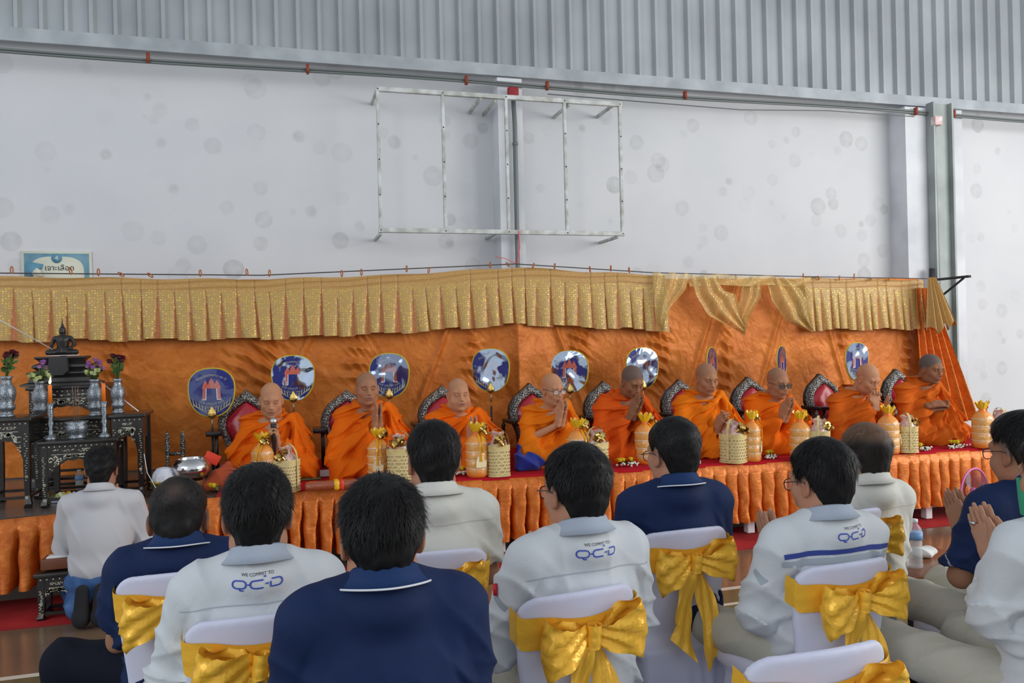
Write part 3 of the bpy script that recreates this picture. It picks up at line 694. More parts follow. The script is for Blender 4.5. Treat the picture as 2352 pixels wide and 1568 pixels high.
def hair_parts(w=1.0, th=.016, crown=(0, -.055, .11), seed=1, n=2600, long=.034, nape=-.075, fringe=.055, side=-.005, v=.005, thin=None, wild=1.0, sw=.0012, lift=.0025, part_side=0):
    f = Fld((-.13, -.15, -.12), (.13, .14, .17), v)
    X, Y, Z = f.grid()
    d = Fld.__new__(Fld); 
    k0 = np.sqrt((X/(.077*w))**2+((Y+.012)/.096)**2+((Z-.038)/.088)**2); k1 = np.sqrt((X/(.077*w)**2)**2+((Y+.012)/.096**2)**2+((Z-.038)/.088**2)**2)+1e-6
    cr_ = k0*(k0-1)/k1
    q0 = np.sqrt((X/(.062*w))**2+((Y+.028)/.062)**2+((Z+.035)/.085)**2); q1 = np.sqrt((X/(.062*w)**2)**2+((Y+.028)/.062**2)**2+((Z+.035)/.085**2)**2)+1e-6
    nk = q0*(q0-1)/q1
    h = np.clip(.5+.5*(nk-cr_)/.03, 0, 1); base = nk*(1-h)+cr_*h-.03*h*(1-h)
    line = np.interp(Y, [-.12, -.075, -.03, -.012, .012, .03, .05, .07, .1], [nape, nape, -.045, side+.01, side+.012, side-.012 if side < 0 else side, .03, fringe, fringe+.02])
    line = line+.022*smooth(.03, .07, np.abs(X))*smooth(-.04, -.06, Y)
    r = np.random.default_rng(seed)
    jag = .006*np.sin(Y*210+seed)+.004*np.sin(X*260+seed*2)
    t = th*smooth(-.004, .05, Z-line+jag)*(.8+.5*smooth(.0, .1, Z))-.004
    t = t+.003*wob(X, Y, Z, 45, seed)*smooth(0, .05, Z-line)+.0022*wob(X, Y, Z, 120, seed+3, n=3)*smooth(0, .03, Z-line)
    if thin is not None: t = t-thin(X, Y, Z)
    f.D = (base-t).astype(np.float32)*1.0
    V, Fq = f.mesh()
    # locks
    vis = V[(V[:, 2]-np.interp(V[:, 1], [-.12, -.075, -.03, -.012, .012, .03, .05, .07, .1], [nape, nape, -.045, side+.01, side+.012, side, .03, fringe, fringe+.02])) > -.002]
    SV = []; SF = []
    if n and len(vis):
        pts = vis[r.integers(0, len(vis), n)]
        c = np.array([0, -.012, .03]); nr = pts-c; nr /= np.linalg.norm(nr, axis=1, keepdims=True)
        fl = pts-np.array(crown); fl += r.normal(size=fl.shape)*.018*wild; fl[:, 2] -= .02+.03*(pts[:, 1] < -.04)
        fl[:, 0] += part_side*.05
        fl -= nr*(fl*nr).sum(1, keepdims=True); fl /= np.linalg.norm(fl, axis=1, keepdims=True)+1e-9
        sd = np.cross(nr, fl); L = long*(.5+r.random(n)); L *= np.clip((pts[:, 2]-nape-.005)/.09, .18, 1)
        m = 4; vv = np.zeros((n, m*2-1, 3))
        cur = pts-nr*.002; dirv = fl+nr*lift/long*(.5+r.random((n, 1))*1.2)
        for j in range(m):
            wd_ = sw*(1-j/(m-1))*(.7+.6*r.random(n))
            p = cur
            if j < m-1:
                vv[:, 2*j] = p-sd*wd_[:, None]; vv[:, 2*j+1] = p+sd*wd_[:, None]
            else: vv[:, 2*j] = p
            dirv = dirv-nr*(.28*j)*(.4+.4*r.random((n, 1)))+r.normal(size=(n, 3))*.10*wild
            cur = cur+dirv/np.linalg.norm(dirv, axis=1, keepdims=True)*(L/(m-1))[:, None]
        SV = vv.reshape(-1, 3); k = m*2-1; b = (np.arange(n)*k)[:, None]
        q = [np.concatenate([b+2*j, b+2*j+1, b+2*j+3, b+2*j+2], 1) for j in range(m-2)]
        tri = np.concatenate([b+2*(m-2), b+2*(m-2)+1, b+2*(m-1), b+2*(m-1)], 1)
        SF = np.concatenate(q+[tri])
    return V, Fq, SV, SF
def hand_field(f, side=1, curl=(0, 0, 0, 0), thumb=0.0, gap=.012, spread=1.0, gy=0.0, sc=1.0, off=(0, 0, 0), hook=0.0):
    """one hand of a praying pair: fingers along +z, palm facing -x*side, thumb towards -y"""
    ox = off[0]+side*gap; oy, oz = off[1], off[2]
    ys = np.array([-.030, -.010, .011, .030])*sc; L = np.array([.072, .080, .074, .058])*sc; R = [.0088, .009, .0086, .0078]
    w0 = np.array((ox+side*.006, oy, oz))
    f.cap(w0+(0, -.014, -.03), w0+(0, -.010, .012), .021*sc, .019*sc, k=.015); f.cap(w0+(0, .014, -.03), w0+(0, .012, .012), .019*sc, .018*sc, k=.015)
    for i in range(4):
        kn = np.array((ox+side*.002, oy+ys[i]*spread, oz+(.092-abs(i-1.2)*.005)*sc))
        f.cap(w0+(0, ys[i]*.45, .01), kn, .0155*sc, .0118*sc, k=.012)
        p = kn; a = .05*side; dy = (ys[i]*.25/.07)*(spread-1)+ys[i]*.9*(spread-.9)
        for j, fr in enumerate((.44, .32, .24)):
            a_ = curl[i]*(.65 if j == 0 else 1.0)
            a = a - side*a_
            q = p+np.array((math.sin(a), dy*2.0, math.cos(a)))*L[i]*fr
            f.cap(p, q, R[i]*(1-.07*j)*sc, R[i]*(1-.07*(j+1))*sc, k=.0035); p = q
    b = np.array((ox+side*.004, oy-.02*sc, oz+.02))
    k1 = b+np.array((side*.004, -.022, .028))*sc; k2 = k1+np.array((-side*thumb*.012, -.008+hook*.01, .034))*sc; k3 = k2+np.array((-side*thumb*.016, .006+hook*.012, .026))*sc
    f.chain([b, k1, k2, k3], [.0165*sc, .0135*sc, .0108*sc, .0088*sc], k=.006)
    f.ell(b+(0, 0, .01), (.014*sc, .018*sc, .026*sc), .01)
def hands(kind='wai', skin=(.36, .19, .12), v=.0036, one=None, sc=1.0, curl=None):
    f = Fld((-.085, -.10, -.06), (.085, .085, .20), v)
    kw = dict(sc=sc)
    if kind == 'wai':
        cu = curl or (.03, .0, .02, .04)
        for s in (-1, 1): hand_field(f, s, cu, .2, .0135, **kw)
    elif kind == 'mic':
        hand_field(f, 1, (.95, 1.0, 1.0, 1.0), .9, .02, hook=.5, **kw); hand_field(f, -1, (.9, .95, 1.0, 1.05), .7, .022, off=(0, .012, -.02), hook=.4, **kw)
    elif kind == 'laced':
        hand_field(f, 1, (.55, .6, .62, .6), .5, .018, gy=.0, off=(0, .006, .0), **kw); hand_field(f, -1, (.55, .6, .62, .6), .5, .018, off=(0, -.006, .004), **kw)
    elif kind == 'open':
        hand_field(f, 1, (.12, .06, .1, .2), .1, .0, spread=1.25, **kw)
    elif kind == 'fist':
        hand_field(f, -1, (1.1, 1.2, 1.25, 1.3), 1.0, .0, hook=.8, **kw)
    V, Fq = f.mesh(); x, y, z = V.T
    C = np.tile(np.array(skin), (len(V), 1)); C = C*(1+.06*wob(x, y, z, 60, 2)[:, None])
    tip = smooth(.145, .165, z)[:, None]*.35; C = C*(1-tip)+np.array((skin[0]*1.25, skin[1]*1.0, skin[2]*.95))*tip
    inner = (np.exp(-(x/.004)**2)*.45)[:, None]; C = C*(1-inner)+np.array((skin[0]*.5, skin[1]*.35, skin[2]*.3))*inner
    return V, Fq, C
def frame(o, zdir, ydir=None):
    z = Vector(zdir).normalized(); y = Vector(ydir if ydir else (0, 1, 0)); x = y.cross(z).normalized(); y = z.cross(x)
    M = Matrix((x, y, z)).transposed().to_4x4(); M.translation = Vector(o); return M
def rotm(o, yaw=0, pitch=0, roll=0):
    return Matrix.Translation(Vector(o)) @ (Matrix.Rotation(yaw, 4, 'Z') @ Matrix.Rotation(-pitch, 4, 'X') @ Matrix.Rotation(roll, 4, 'Y'))
def glasses(parent, M, w=1.0, m_=None, tint=None, sq=2.6):
    m_ = m_ or mat('glasses_frame', (.03, .028, .03), .35, .3)
    o = MB()
    for s in (-1, 1):
        c = Vector((s*.034*w, .104, -.002)); po = ell_poly(0, 0, .024, .018, 20, sq)
        o.tube([c+Vector((a, -.012*abs(a+s*.0)*0-.25*max(0, s*a)*.3, b)) for a, b in po+[po[0]]], .0016, 6, cap=False)
        o.tube([(s*.058*w, .100, .006), (s*.078*w, .085, .008), (s*.086*w, .01, .012), (s*.086*w, -.012, .004)], .0016, 6)
    o.tube([(-.011, .106, .003), (0, .109, .006), (.011, .106, .003)], .0016, 6)
    o.V = [tuple(M @ Vector(v)) for v in o.V]; g = o.build('glasses', m_, parent)
    o = MB()
    for s in (-1, 1): o.prism(ell_poly(s*.034*w, -.002, .0225, .0165, 20, sq), .1030, .1042)
    o.V = [tuple(M @ Vector(v)) for v in o.V]
    o.build('lens', tint or mat('lens', (.9, .92, .92), .05, alpha=.16, spec=.8), g, smooth=False)
    return g
def project(bv, pts, d=(0, 1, 0), back=1.0, off=.002):
    out = []; D = Vector(d).normalized()
    for p in pts:
        p = Vector(p); h = bv.ray_cast(p-D*back, D)
        out.append(h[0]-D*off if h[0] is not None else p)
    return out
def ribbon(bv, path, w, d=(0, 1, 0), off=.002, n=4, step=.012, wdir=None):
    """flat strip of width w along path (list of 3d points), laid on the surface"""
    P = [Vector(path[0])]
    for i in range(1, len(path)):
        a, b = Vector(path[i-1]), Vector(path[i]); k = max(1, int((b-a).length/step))
        for j in range(1, k+1): P.append(a.lerp(b, j/k))
    D = Vector(d).normalized(); rows = []
    closed = (P[0]-P[-1]).length < 1e-6
    for i, p in enumerate(P):
        t = (P[(i+1) % (len(P)-1) if closed and i == len(P)-1 else min(i+1, len(P)-1)]-P[(i-1) if i > 0 else (len(P)-2 if closed else 0)]).normalized()
        s = t.cross(D).normalized()
        rows.append(project(bv, [p+s*w*(j/(n-1)-.5) for j in range(n)], d, off=off))
    return rows
class Person:
    def __init__(s, name_loc, rz, label, sc=1.0, name='person', group=None):
        s.root = empty(name, name_loc, rz, label, 'person', group, sc); s.parts = []
    def skin(s, part, M=None):
        V, Fq, C = part; s.parts.append((xf(V, M) if M is not None else V, Fq, C))
    def limb(s, fn, lo, hi, skin, v=.008):
        f = Fld(lo, hi, v); fn(f); V, Fq = f.mesh(); s.parts.append((V, Fq, np.tile(np.array(skin), (len(V), 1))))
    def done(s):
        V, Fq, C = join(s.parts); mesh('body', V, Fq, MSKIN, s.root, colr=C)
def cloth(parent, name, m_, fn, lo, hi, v=.008, disp=None, colf=None):
    f = Fld(lo, hi, v); fn(f)
    if disp is not None: f.D = (f.D-disp(*f.grid())).astype(np.float32)
    V, Fq = f.mesh()
    return mesh(name, V, Fq, m_, parent, colr=colf(V) if colf else None)
# ---------------------------------------------------------------- monks
MROBES = [mat('robe_%s' % n_, (1, 1, 1), .85, attr=True, spec=.15, bump=(400, .25), bump2=(18, .35, 'noise', .01, 1.5)) for n_ in ('cotton',)]
MMIC = mat('mic_grille', (.55, .56, .58), .3, .9, bump=(500, .6)); MMICB = mat('mic_body', (.02, .02, .025), .35)
def monk(pos, face, label, robe, skin, sc=1.0, hp=(0, .12), hy=0.0, hz=.60, hand='wai', hpos=(0, .27, .42), hdir=(0, .35, 1), w=1.0, jaw=1.0, chub=0.0, stub=.2, brow=.5, age=0, bare=False, bulk=1.0, seed=1, mouth=0, specs=None, lids=.6, hroll=0, low=False):
    P = Person(pos, PI+face, label, sc)
    hc = Vector((hp[0], hp[1], hz))
    Mh = rotm(hc, hy, hp[2] if len(hp) > 2 else .2, hroll)
    P.skin(head_parts(w=w, jaw=jaw, chub=chub, skin=skin, stub=stub, brow=brow, age=age, mouth=mouth, lids=lids, necklen=.06, neckf=-.045), Mh)
    sh = hz-.175; hx, hyy, hzz = hpos
    if hand == 'split':
        P.skin(hands('fist', skin), frame((.02, .27, .35), (-.15, -.2, 1), (-1, .3, 0))); P.skin(hands('open', skin), frame((-.07, .28, .27), (.15, .35, 1), (.6, .8, 0)))
    else:
        P.skin(hands(hand if hand != 'low' else 'laced', skin), frame(hpos, hdir, (0, 1, -.3)))
    el = [(s*.235*bulk, .09, .20) for s in (-1, 1)]; wr = [(s*.025+hx, hyy-.01, hzz-.03) for s in (-1, 1)]
    if hand == 'split': wr = [(-.07, .28, .25), (.02, .27, .34)]
    def arms(f):
        for i, s in enumerate((-1, 1)): f.cap((s*.15, .02, sh-.07), el[i], .03, .034, .02); f.cap(el[i], wr[i], .033, .022, .02)
        f.cap((0, 0, .15), (0, 0, sh), .10, .12, .03)
    P.limb(arms, (-.34, -.15, 0), (.34, .4, .62), skin, .010); P.done()
    S = np.array((-.15, .07, sh+.05))      # folds gather on the monk's left shoulder (his left is -x: he faces +y)
    def body(f):
        b = bulk
        f.ell((0, 0, .11), (.215*b, .17, .13), .04); f.ell((0, .0, .26), (.185*b, .145*b, .2), .05)
        f.cap((-.125*b, -.0, sh-.005), (.125*b, -.0, sh-.005), .075, k=.04); f.cap((0, -.005, sh), (0, .01, sh+.055), .085, .064, k=.03)
        for i, s in enumerate((-1, 1)):
            e_ = el[i]; cov = .8 if not (bare and s > 0) else .0
            f.cap((s*.165*b, .0, sh-.01), e_, .066, .062, .04)
            if cov: 
                a = np.array(e_); c = np.array(wr[i]); q = a+(c-a)*cov; f.cap(a, q, .060, .042, .035)
                f.cap(q, (q[0]+s*.015, q[1]-.03, max(.12, q[2]-.24)), .035, .07, .04)      # cloth hanging from the forearm
            f.cap((s*.09, .0, .09), (s*.225*b, .15, .085), .10, .078, .04)
            f.cap((s*.225*b, .16, .075), (-s*.06, .24, .055), .072, .052, .03)
        f.ell((0, .14, .06), (.18, .15, .055), .05)
        f.ell((0, .022, sh+.0), (.105, .082, .085), .035)
        # neck roll and the band crossing the chest to the left shoulder
        if bare:
            f.chain([(.15, -.0, sh+.0), (.09, .11, sh-.10), (0, .14, sh-.03), (-.10, .10, sh+.05), (-.15, .03, sh+.065)], [.03, .028, .03, .032, .035], k=.02)
        f.chain([(.085, -.03, sh+.075), (.078, .045, sh+.065), (.025, .088, sh+.045), (-.045, .085, sh+.055), (-.09, .045, sh+.065), (-.07, -.04, sh+.085), (.05, -.07, sh+.085), (.085, -.03, sh+.075)], [.024]*8, k=.02)
        f.chain([(.16, .03, sh-.03), (.06, .125, sh-.06), (-.04, .13, sh-.01), (-.12, .09, sh+.045), (-.165, .0, sh+.05)], [.018, .02, .024, .028, .03], k=.018)
        f.chain([(-.14, .07, sh+.05), (-.17, .12, sh-.06), (-.155, .17, sh-.18), (-.13, .22, .14)], [.03, .034, .038, .045], k=.025)
        f.box((0, .1, -.12), (.6, .6, .12), .005, .004, cut=True)
    r = np.random.default_rng(seed)
    def disp(X, Y, Z):
        dx, dz = X-S[0], Z-S[2]; th = np.arctan2(dz, dx+.0001); rr = np.sqrt(dx*dx+dz*dz+(Y-S[1])**2*.4)
        a = np.abs(np.sin(th*(9+seed % 3)+1.2*np.sin(rr*9+seed)+.5*wob(X, Y, Z, 12, seed)))
        fold = .029*(1-a)**1.5*smooth(.04, .2, rr)*smooth(.0, .08, Y+.1)
        leg = .013*(1-np.abs(np.sin(22*X*np.sign(X)+30*Z+5*wob(X, Y, Z, 7, seed+2))))*smooth(.2, .1, Z)
        fine = .008*(1-np.abs(np.sin(th*24+2.5*wob(X, Y, Z, 9, seed+6))))**1.5*smooth(.08, .25, rr)*smooth(.0, .08, Y+.1)
        low_ = fine+.018*(1-np.abs(np.sin(26*X+9*Z+4*wob(X, Y, Z, 8, seed+5))))*smooth(.34, .22, Z)*smooth(.08, .14, Y)
        return fold+leg+low_+.008*wob(X, Y, Z, 16, seed+9)-.007
    rb = np.array(robe)
    def colf(V):
        n_ = wob(V[:, 0], V[:, 1], V[:, 2], 9, seed+3)[:, None]; return rb*(1+.10*n_)
    cloth(P.root, 'robe', MROBES[0], body, (-.48, -.28, -.01), (.48, .50, sh+.22), .0065, disp, colf)
    if specs: glasses(P.root, Mh, w, mat('gold_rim', (.25, .17, .07), .3, .6) if specs == 1 else None, mat('tinted_lens', (.05, .04, .04), .08, alpha=.55) if specs == 2 else None)
    return P, Mh
O1 = srgb(226, 104, 14); O2 = srgb(208, 84, 20); O3 = srgb(226, 118, 18); O4 = srgb(196, 92, 22)
def mk(px, y, **kw):
    """head centre seen at px, y"""
    yr = float(np.interp(px, [600, 2140], [6.06, 5.62])); p = at(px, y, Y=yr-.13); sc = kw.pop('k', 1.0)
    hz = (p.z-SZ-.02)/sc
    return (p.x, yr, SZ+.012), hz, sc
ML = []
def addm(px, y, face, label, robe, skin, **kw):
    pos, hz, sc = mk(px, y, k=kw.pop('k', 1.0)); hp = kw.pop('hp', (0, .12, .2))
    hpx = kw.pop('hpx', None)
    if hpx:
        hd = Vector(kw.get('hdir', (0, .35, 1))).normalized(); q = at(hpx[0], hpx[1], Y=pos[1]-hpx[2]); l_ = Matrix.Rotation(-(PI+face), 3, 'Z') @ (q-Vector(pos)); l_ = l_-hd*.075; kw['hpos'] = tuple(l_)
    kw.setdefault('hpos', (0, .27, hz-.19)); M_ = monk(pos, face, label, robe, skin, sc=sc, hz=hz, hp=hp, **kw); ML.append(M_)
SK1 = (.50, .245, .135); SK2 = (.38, .18, .098); SK3 = (.27, .122, .066)
addm(623, 917, .0, 'oldest shaven monk in orange robe chanting into a silver microphone, leftmost of the monks', O1, SK1, hand='mic', hdir=(0, .3, 1), hpx=(628, 990, .25), w=.97, age=1, stub=.05, brow=.25, mouth=.003, seed=3, bulk=1.0, hp=(0, .12, .22))
addm(846, 892, .12, 'sturdy monk glancing sideways with palms together, second from left, before a deep blue fan', O1, SK2, hpx=(868, 955, .22), hdir=(-.05, .15, 1), w=1.0, jaw=1.03, stub=.25, brow=.7, seed=4, bulk=1.06, hp=(.02, .10, .0), hy=-.05)
addm(1059, 905, .05, 'plump old monk in bright orange robe looking straight ahead, third from left', O1, SK1, hpx=(1086, 985, .24), hdir=(-.05, .3, 1), chub=1.2, w=1.0, age=1, stub=.15, brow=.3, seed=5, bulk=1.08, hp=(.02, .1, .02))
addm(1270, 893, .15, 'thin old monk with dark rimmed glasses and bare forearms beside the blue cloth bag', O3, SK1, hpx=(1291, 945, .25), hdir=(-.1, .3, 1), w=.95, jaw=.92, age=1, stub=.0, brow=.2, seed=6, bare=True, specs=3, hp=(.02, .12, .12), hy=.1, bulk=.97)
addm(1444, 874, .12, 'young monk with dark shaven stubble bowing in a deep red-orange robe', O2, SK3, hpx=(1462, 932, .28), hdir=(-.25, .5, 1), stub=.75, brow=.8, seed=7, hp=(-.0, .15, .50), hy=.05, bulk=1.1, w=1.0)
addm(1629, 868, .0, 'monk in golden orange robe with clasped hands above the tallest bamboo basket', O3, SK2, hand='laced', hpx=(1660, 965, .26), hdir=(-.2, .5, 1), stub=.2, brow=.5, seed=8, hp=(.02, .12, .25), w=1.0, bulk=1.05)
addm(1789, 878, .05, 'monk wearing tinted glasses with palms together in a bright orange robe', O1, SK2, hpx=(1808, 938, .26), hdir=(-.2, .4, 1), stub=.25, brow=.5, seed=9, specs=2, hp=(.01, .12, .18), w=.97, bulk=1.05)
addm(1981, 868, .1, 'old monk with head bent raising one fist to his mouth, second from right', O4, SK1, hand='split', stub=.05, brow=.3, age=1, seed=10, hp=(-.02, .15, .45), hy=.05, w=1.0, bulk=1.06)
addm(2137, 845, .1, 'dark haired young monk with folded hands low, rightmost of the monks', O4, SK3, hand='low', hpx=(2160, 932, .26), hdir=(-.75, .45, .15), stub=.9, brow=.8, seed=11, hp=(.0, .12, .25), w=1.02, bulk=1.12)
# microphone in the first monk's hands
m0 = ML[0][0].root
mp_ = at(628, 972, Y=m0.location.y-.27)
r0 = empty('microphone', mp_, 0, 'silver headed black microphone held up by the oldest monk', 'microphone')
o = MB(); o.ball((0, 0, .015), .026, 16, 10); o.build('grille', MMIC, r0)
o = MB(); o.lathe([(.022, -.005), (.019, -.02), (.016, -.05), (.0115, -.2)], n=14, R=Matrix.Rotation(-.12, 3, 'X')); o.build('handle', MMICB, r0)
# ================================================================ ON THE STAGE
def carved(name, c1, c2, sc_=55):
    m = mat(name, c1, .3, .7); t = m.node_tree; b = t.nodes['Principled BSDF']; N = t.nodes.new; L = t.links.new
    tcn = N('ShaderNodeTexCoord'); v = N('ShaderNodeTexVoronoi'); v.feature = 'SMOOTH_F1'; v.inputs['Scale'].default_value = sc_; v.inputs['Smoothness'].default_value = .3
    n = N('ShaderNodeTexNoise'); n.inputs['Scale'].default_value = sc_*.7; n.inputs['Distortion'].default_value = 2; L(tcn.outputs['Object'], n.inputs['Vector']); L(tcn.outputs['Object'], v.inputs['Vector'])
    a = N('ShaderNodeMath'); a.operation = 'ADD'; L(v.outputs['Distance'], a.inputs[0]); L(n.outputs['Fac'], a.inputs[1])
    r = N('ShaderNodeMapRange'); r.inputs[1].default_value = .86; r.inputs[2].default_value = 1.02; L(a.outputs[0], r.inputs[0])
    x = N('ShaderNodeMix'); x.data_type = 'RGBA'; x.inputs[6].default_value = (*c1, 1); x.inputs[7].default_value = (*c2, 1); L(r.outputs[0], x.inputs[0]); L(x.outputs[2], b.inputs['Base Color'])
    q = N('ShaderNodeBump'); q.inputs['Strength'].default_value = .9; q.inputs['Distance'].default_value = .006; q.invert = True; L(a.outputs[0], q.inputs['Height']); L(q.outputs[0], b.inputs['Normal'])
    return m
MCARV = carved('carved_silver', (.56, .55, .51), (.07, .065, .06), 95)
MVASE = carved('embossed_pewter', (.42, .46, .5), (.14, .16, .18), 190)
MVASE.node_tree.nodes['Bump'].inputs['Strength'].default_value = .3; MVASE.node_tree.nodes['Bump'].inputs['Distance'].default_value = .003
MLEA = mat('red_leather', srgb(168, 20, 38), .32, coat=.3)
MLAQ = mat('black_lacquer', (.018, .014, .013), .25, spec=.6); MPEARL = mat('pearl_inlay', srgb(205, 205, 190), .3, .15, var=srgb(150, 140, 110), varscale=40)
MGOLD = mat('gold', (.75, .52, .16), .25, .95, bump=(90, .5)); MGOLDB = mat('gold_ribbon', (.70, .48, .14), .22, .9)
# ---- carved chair
def chair_out(s=1.0, dz=0):
    h = [(0, .645), (.03, .615), (.085, .575), (.145, .525), (.19, .455), (.205, .385), (.195, .325), (.165, .265), (.145, .2), (.145, .12), (.16, .04), (.17, 0)]
    return h
def mk_chair():
    r0 = empty('carved_chair', (0, 0, 0), 0)
    h = chair_out(); 
    hin = [(0, .545), (.03, .53), (.085, .49), (.13, .435), (.143, .38), (.132, .325), (.105, .265), (.085, .2), (.08, .13), (.04, .10), (0, .095)]
    def T(x, y, z): return (x, y+.16*(z-.1), z)
    def ring(poly, n):   # resample half outline to n
        P = [Vector((a, b)) for a, b in poly]; d = [0]
        for i in range(1, len(P)): d.append(d[-1]+(P[i]-P[i-1]).length)
        out = []
        for k in range(n):
            s = d[-1]*k/(n-1); i = max(1, next((j for j in range(1, len(d)) if d[j] >= s-1e-9), len(d)-1))
            out.append(P[i-1].lerp(P[i], (s-d[i-1])/max(1e-9, d[i]-d[i-1])))
        return out
    A = ring(h, 40); B = ring(hin, 40)
    rows = []
    for k in range(9):
        t = k/8; rows.append([Vector((a.x*(1-t)+b.x*t, 0)) for a, b in zip(A, B)])
    o = MB()
    for s in (-1, 1):
        P_ = []
        for i in range(40):
            row = []
            for k in range(9):
                t = k/8; p = A[i].lerp(B[i], t); y = -.028*math.sin(PI*min(1, t*1.0))**.6-.004
                row.append(T(s*p.x, y, p.y))
            row = [T(s*A[i].x, .035, A[i].y)]+row+[T(s*B[i].x, .02, B[i].y)]
            P_.append(row)
        o.grid(P_)
    o.build('carved_frame', MCARV, r0)
    o = MB(); poly = [(p.x, p.y) for p in A]+[(-p.x, p.y) for p in reversed(A[1:])]
    o.prism([(a*1.03, b) for a, b in poly], .022, .05, None); o.V = [T(*v) for v in o.V]; o.build('back_panel', MLAQ, r0, smooth=False)
    # cushion, puffed
    o = MB()
    P_ = []
    for i in range(40):
        b = B[i]; row = []
        for k in range(-10, 11):
            t = k/10; row.append(T(b.x*t*1.03, -.006-.045*(1-abs(t)**3)*math.sin(PI*min(1, (i+1)/40*1.0))**.4, b.y))
        P_.append(row)
    o.grid(P_); o.build('cushion', MLEA, r0)
    o = MB(); o.bbox((0, -.11, .085), (.17, .13, .022), .01); o.build('seat', MLEA, r0)
    for s in (-1, 1):
        o = MB(); o.bbox((s*.215, -.06, .33), (.055, .12, .018), .008); o.tube([(s*.2, -.15, .32), (s*.2, -.14, .03)], .014, 8); o.build('armrest', MLAQ, r0)
        o = MB(); o.tube([(s*.13, -.2, .07), (s*.14, -.215, .0)], [.018, .012], 8); o.build('leg', MLAQ, r0)
    return r0
ch0 = mk_chair()
for i, ((px, py), desc) in enumerate(zip(((564, 894), (796, 894), (1015, 884), (1220, 879), (1390, 875), (1564, 871), (1722, 865), (1887, 858), (2062, 847)),
        ('leftmost one, behind the monk with the microphone', 'behind the monk who glances sideways', 'behind the plump old monk', 'behind the thin monk with dark glasses', 'mostly hidden behind the young bowing monk', 'behind the golden robed monk with clasped hands', 'behind the monk in tinted glasses', 'behind the old monk with raised fist', 'rightmost one, behind the dark haired monk'))):
    yc = float(np.interp(px, [560, 2060], [6.40, 6.02])); p = at(px, py, Y=yc+.09); o = ch0 if i == 0 else copy_tree(ch0); s = (p.z-SZ-.01)/.645
    o.location = (p.x, yc, SZ+.01); o.scale = (1.0, 1, s); o.rotation_euler.z = (.12 if i > 2 else -.02)
    tag(o, 'carved floor chair with red leather back, '+desc, 'chair', 'carved chairs behind the monks')
# ---- talipot fans
MFAN = mat('fan_blue', srgb(26, 34, 118), .5, bump=(30, .2)); MFB = mat('fan_border', srgb(190, 165, 30), .5); MKAN = mat('fan_leaf', srgb(176, 172, 138), .5)
MFO = mat('fan_gate', srgb(205, 120, 90), .55, var=srgb(190, 80, 70), varscale=50); MFW = mat('fan_white', srgb(220, 225, 240), .5)
mf = bpy.data.materials.new('plastic_film'); mf.use_nodes = True; t_ = mf.node_tree; t_.nodes.clear()
N = t_.nodes.new; L = t_.links.new; out_ = N('ShaderNodeOutputMaterial'); mxs = N('ShaderNodeMixShader'); tr = N('ShaderNodeBsdfTransparent'); gl = N('ShaderNodeBsdfGlossy'); gl.inputs['Roughness'].default_value = .06; gl.inputs['Color'].default_value = (.62, .72, .85, 1)
tcn = N('ShaderNodeTexCoord'); oi = N('ShaderNodeObjectInfo'); ad = N('ShaderNodeVectorMath'); ad.operation = 'ADD'; L(tcn.outputs['Object'], ad.inputs[0]); L(oi.outputs['Location'], ad.inputs[1])
nz = N('ShaderNodeTexNoise'); nz.inputs['Scale'].default_value = 5; nz.inputs['Detail'].default_value = 1; nz.inputs['Distortion'].default_value = .8; L(ad.outputs[0], nz.inputs['Vector'])
bp = N('ShaderNodeBump'); bp.inputs['Strength'].default_value = .35; bp.inputs['Distance'].default_value = .05; L(nz.outputs['Fac'], bp.inputs['Height']); L(bp.outputs[0], gl.inputs['Normal'])

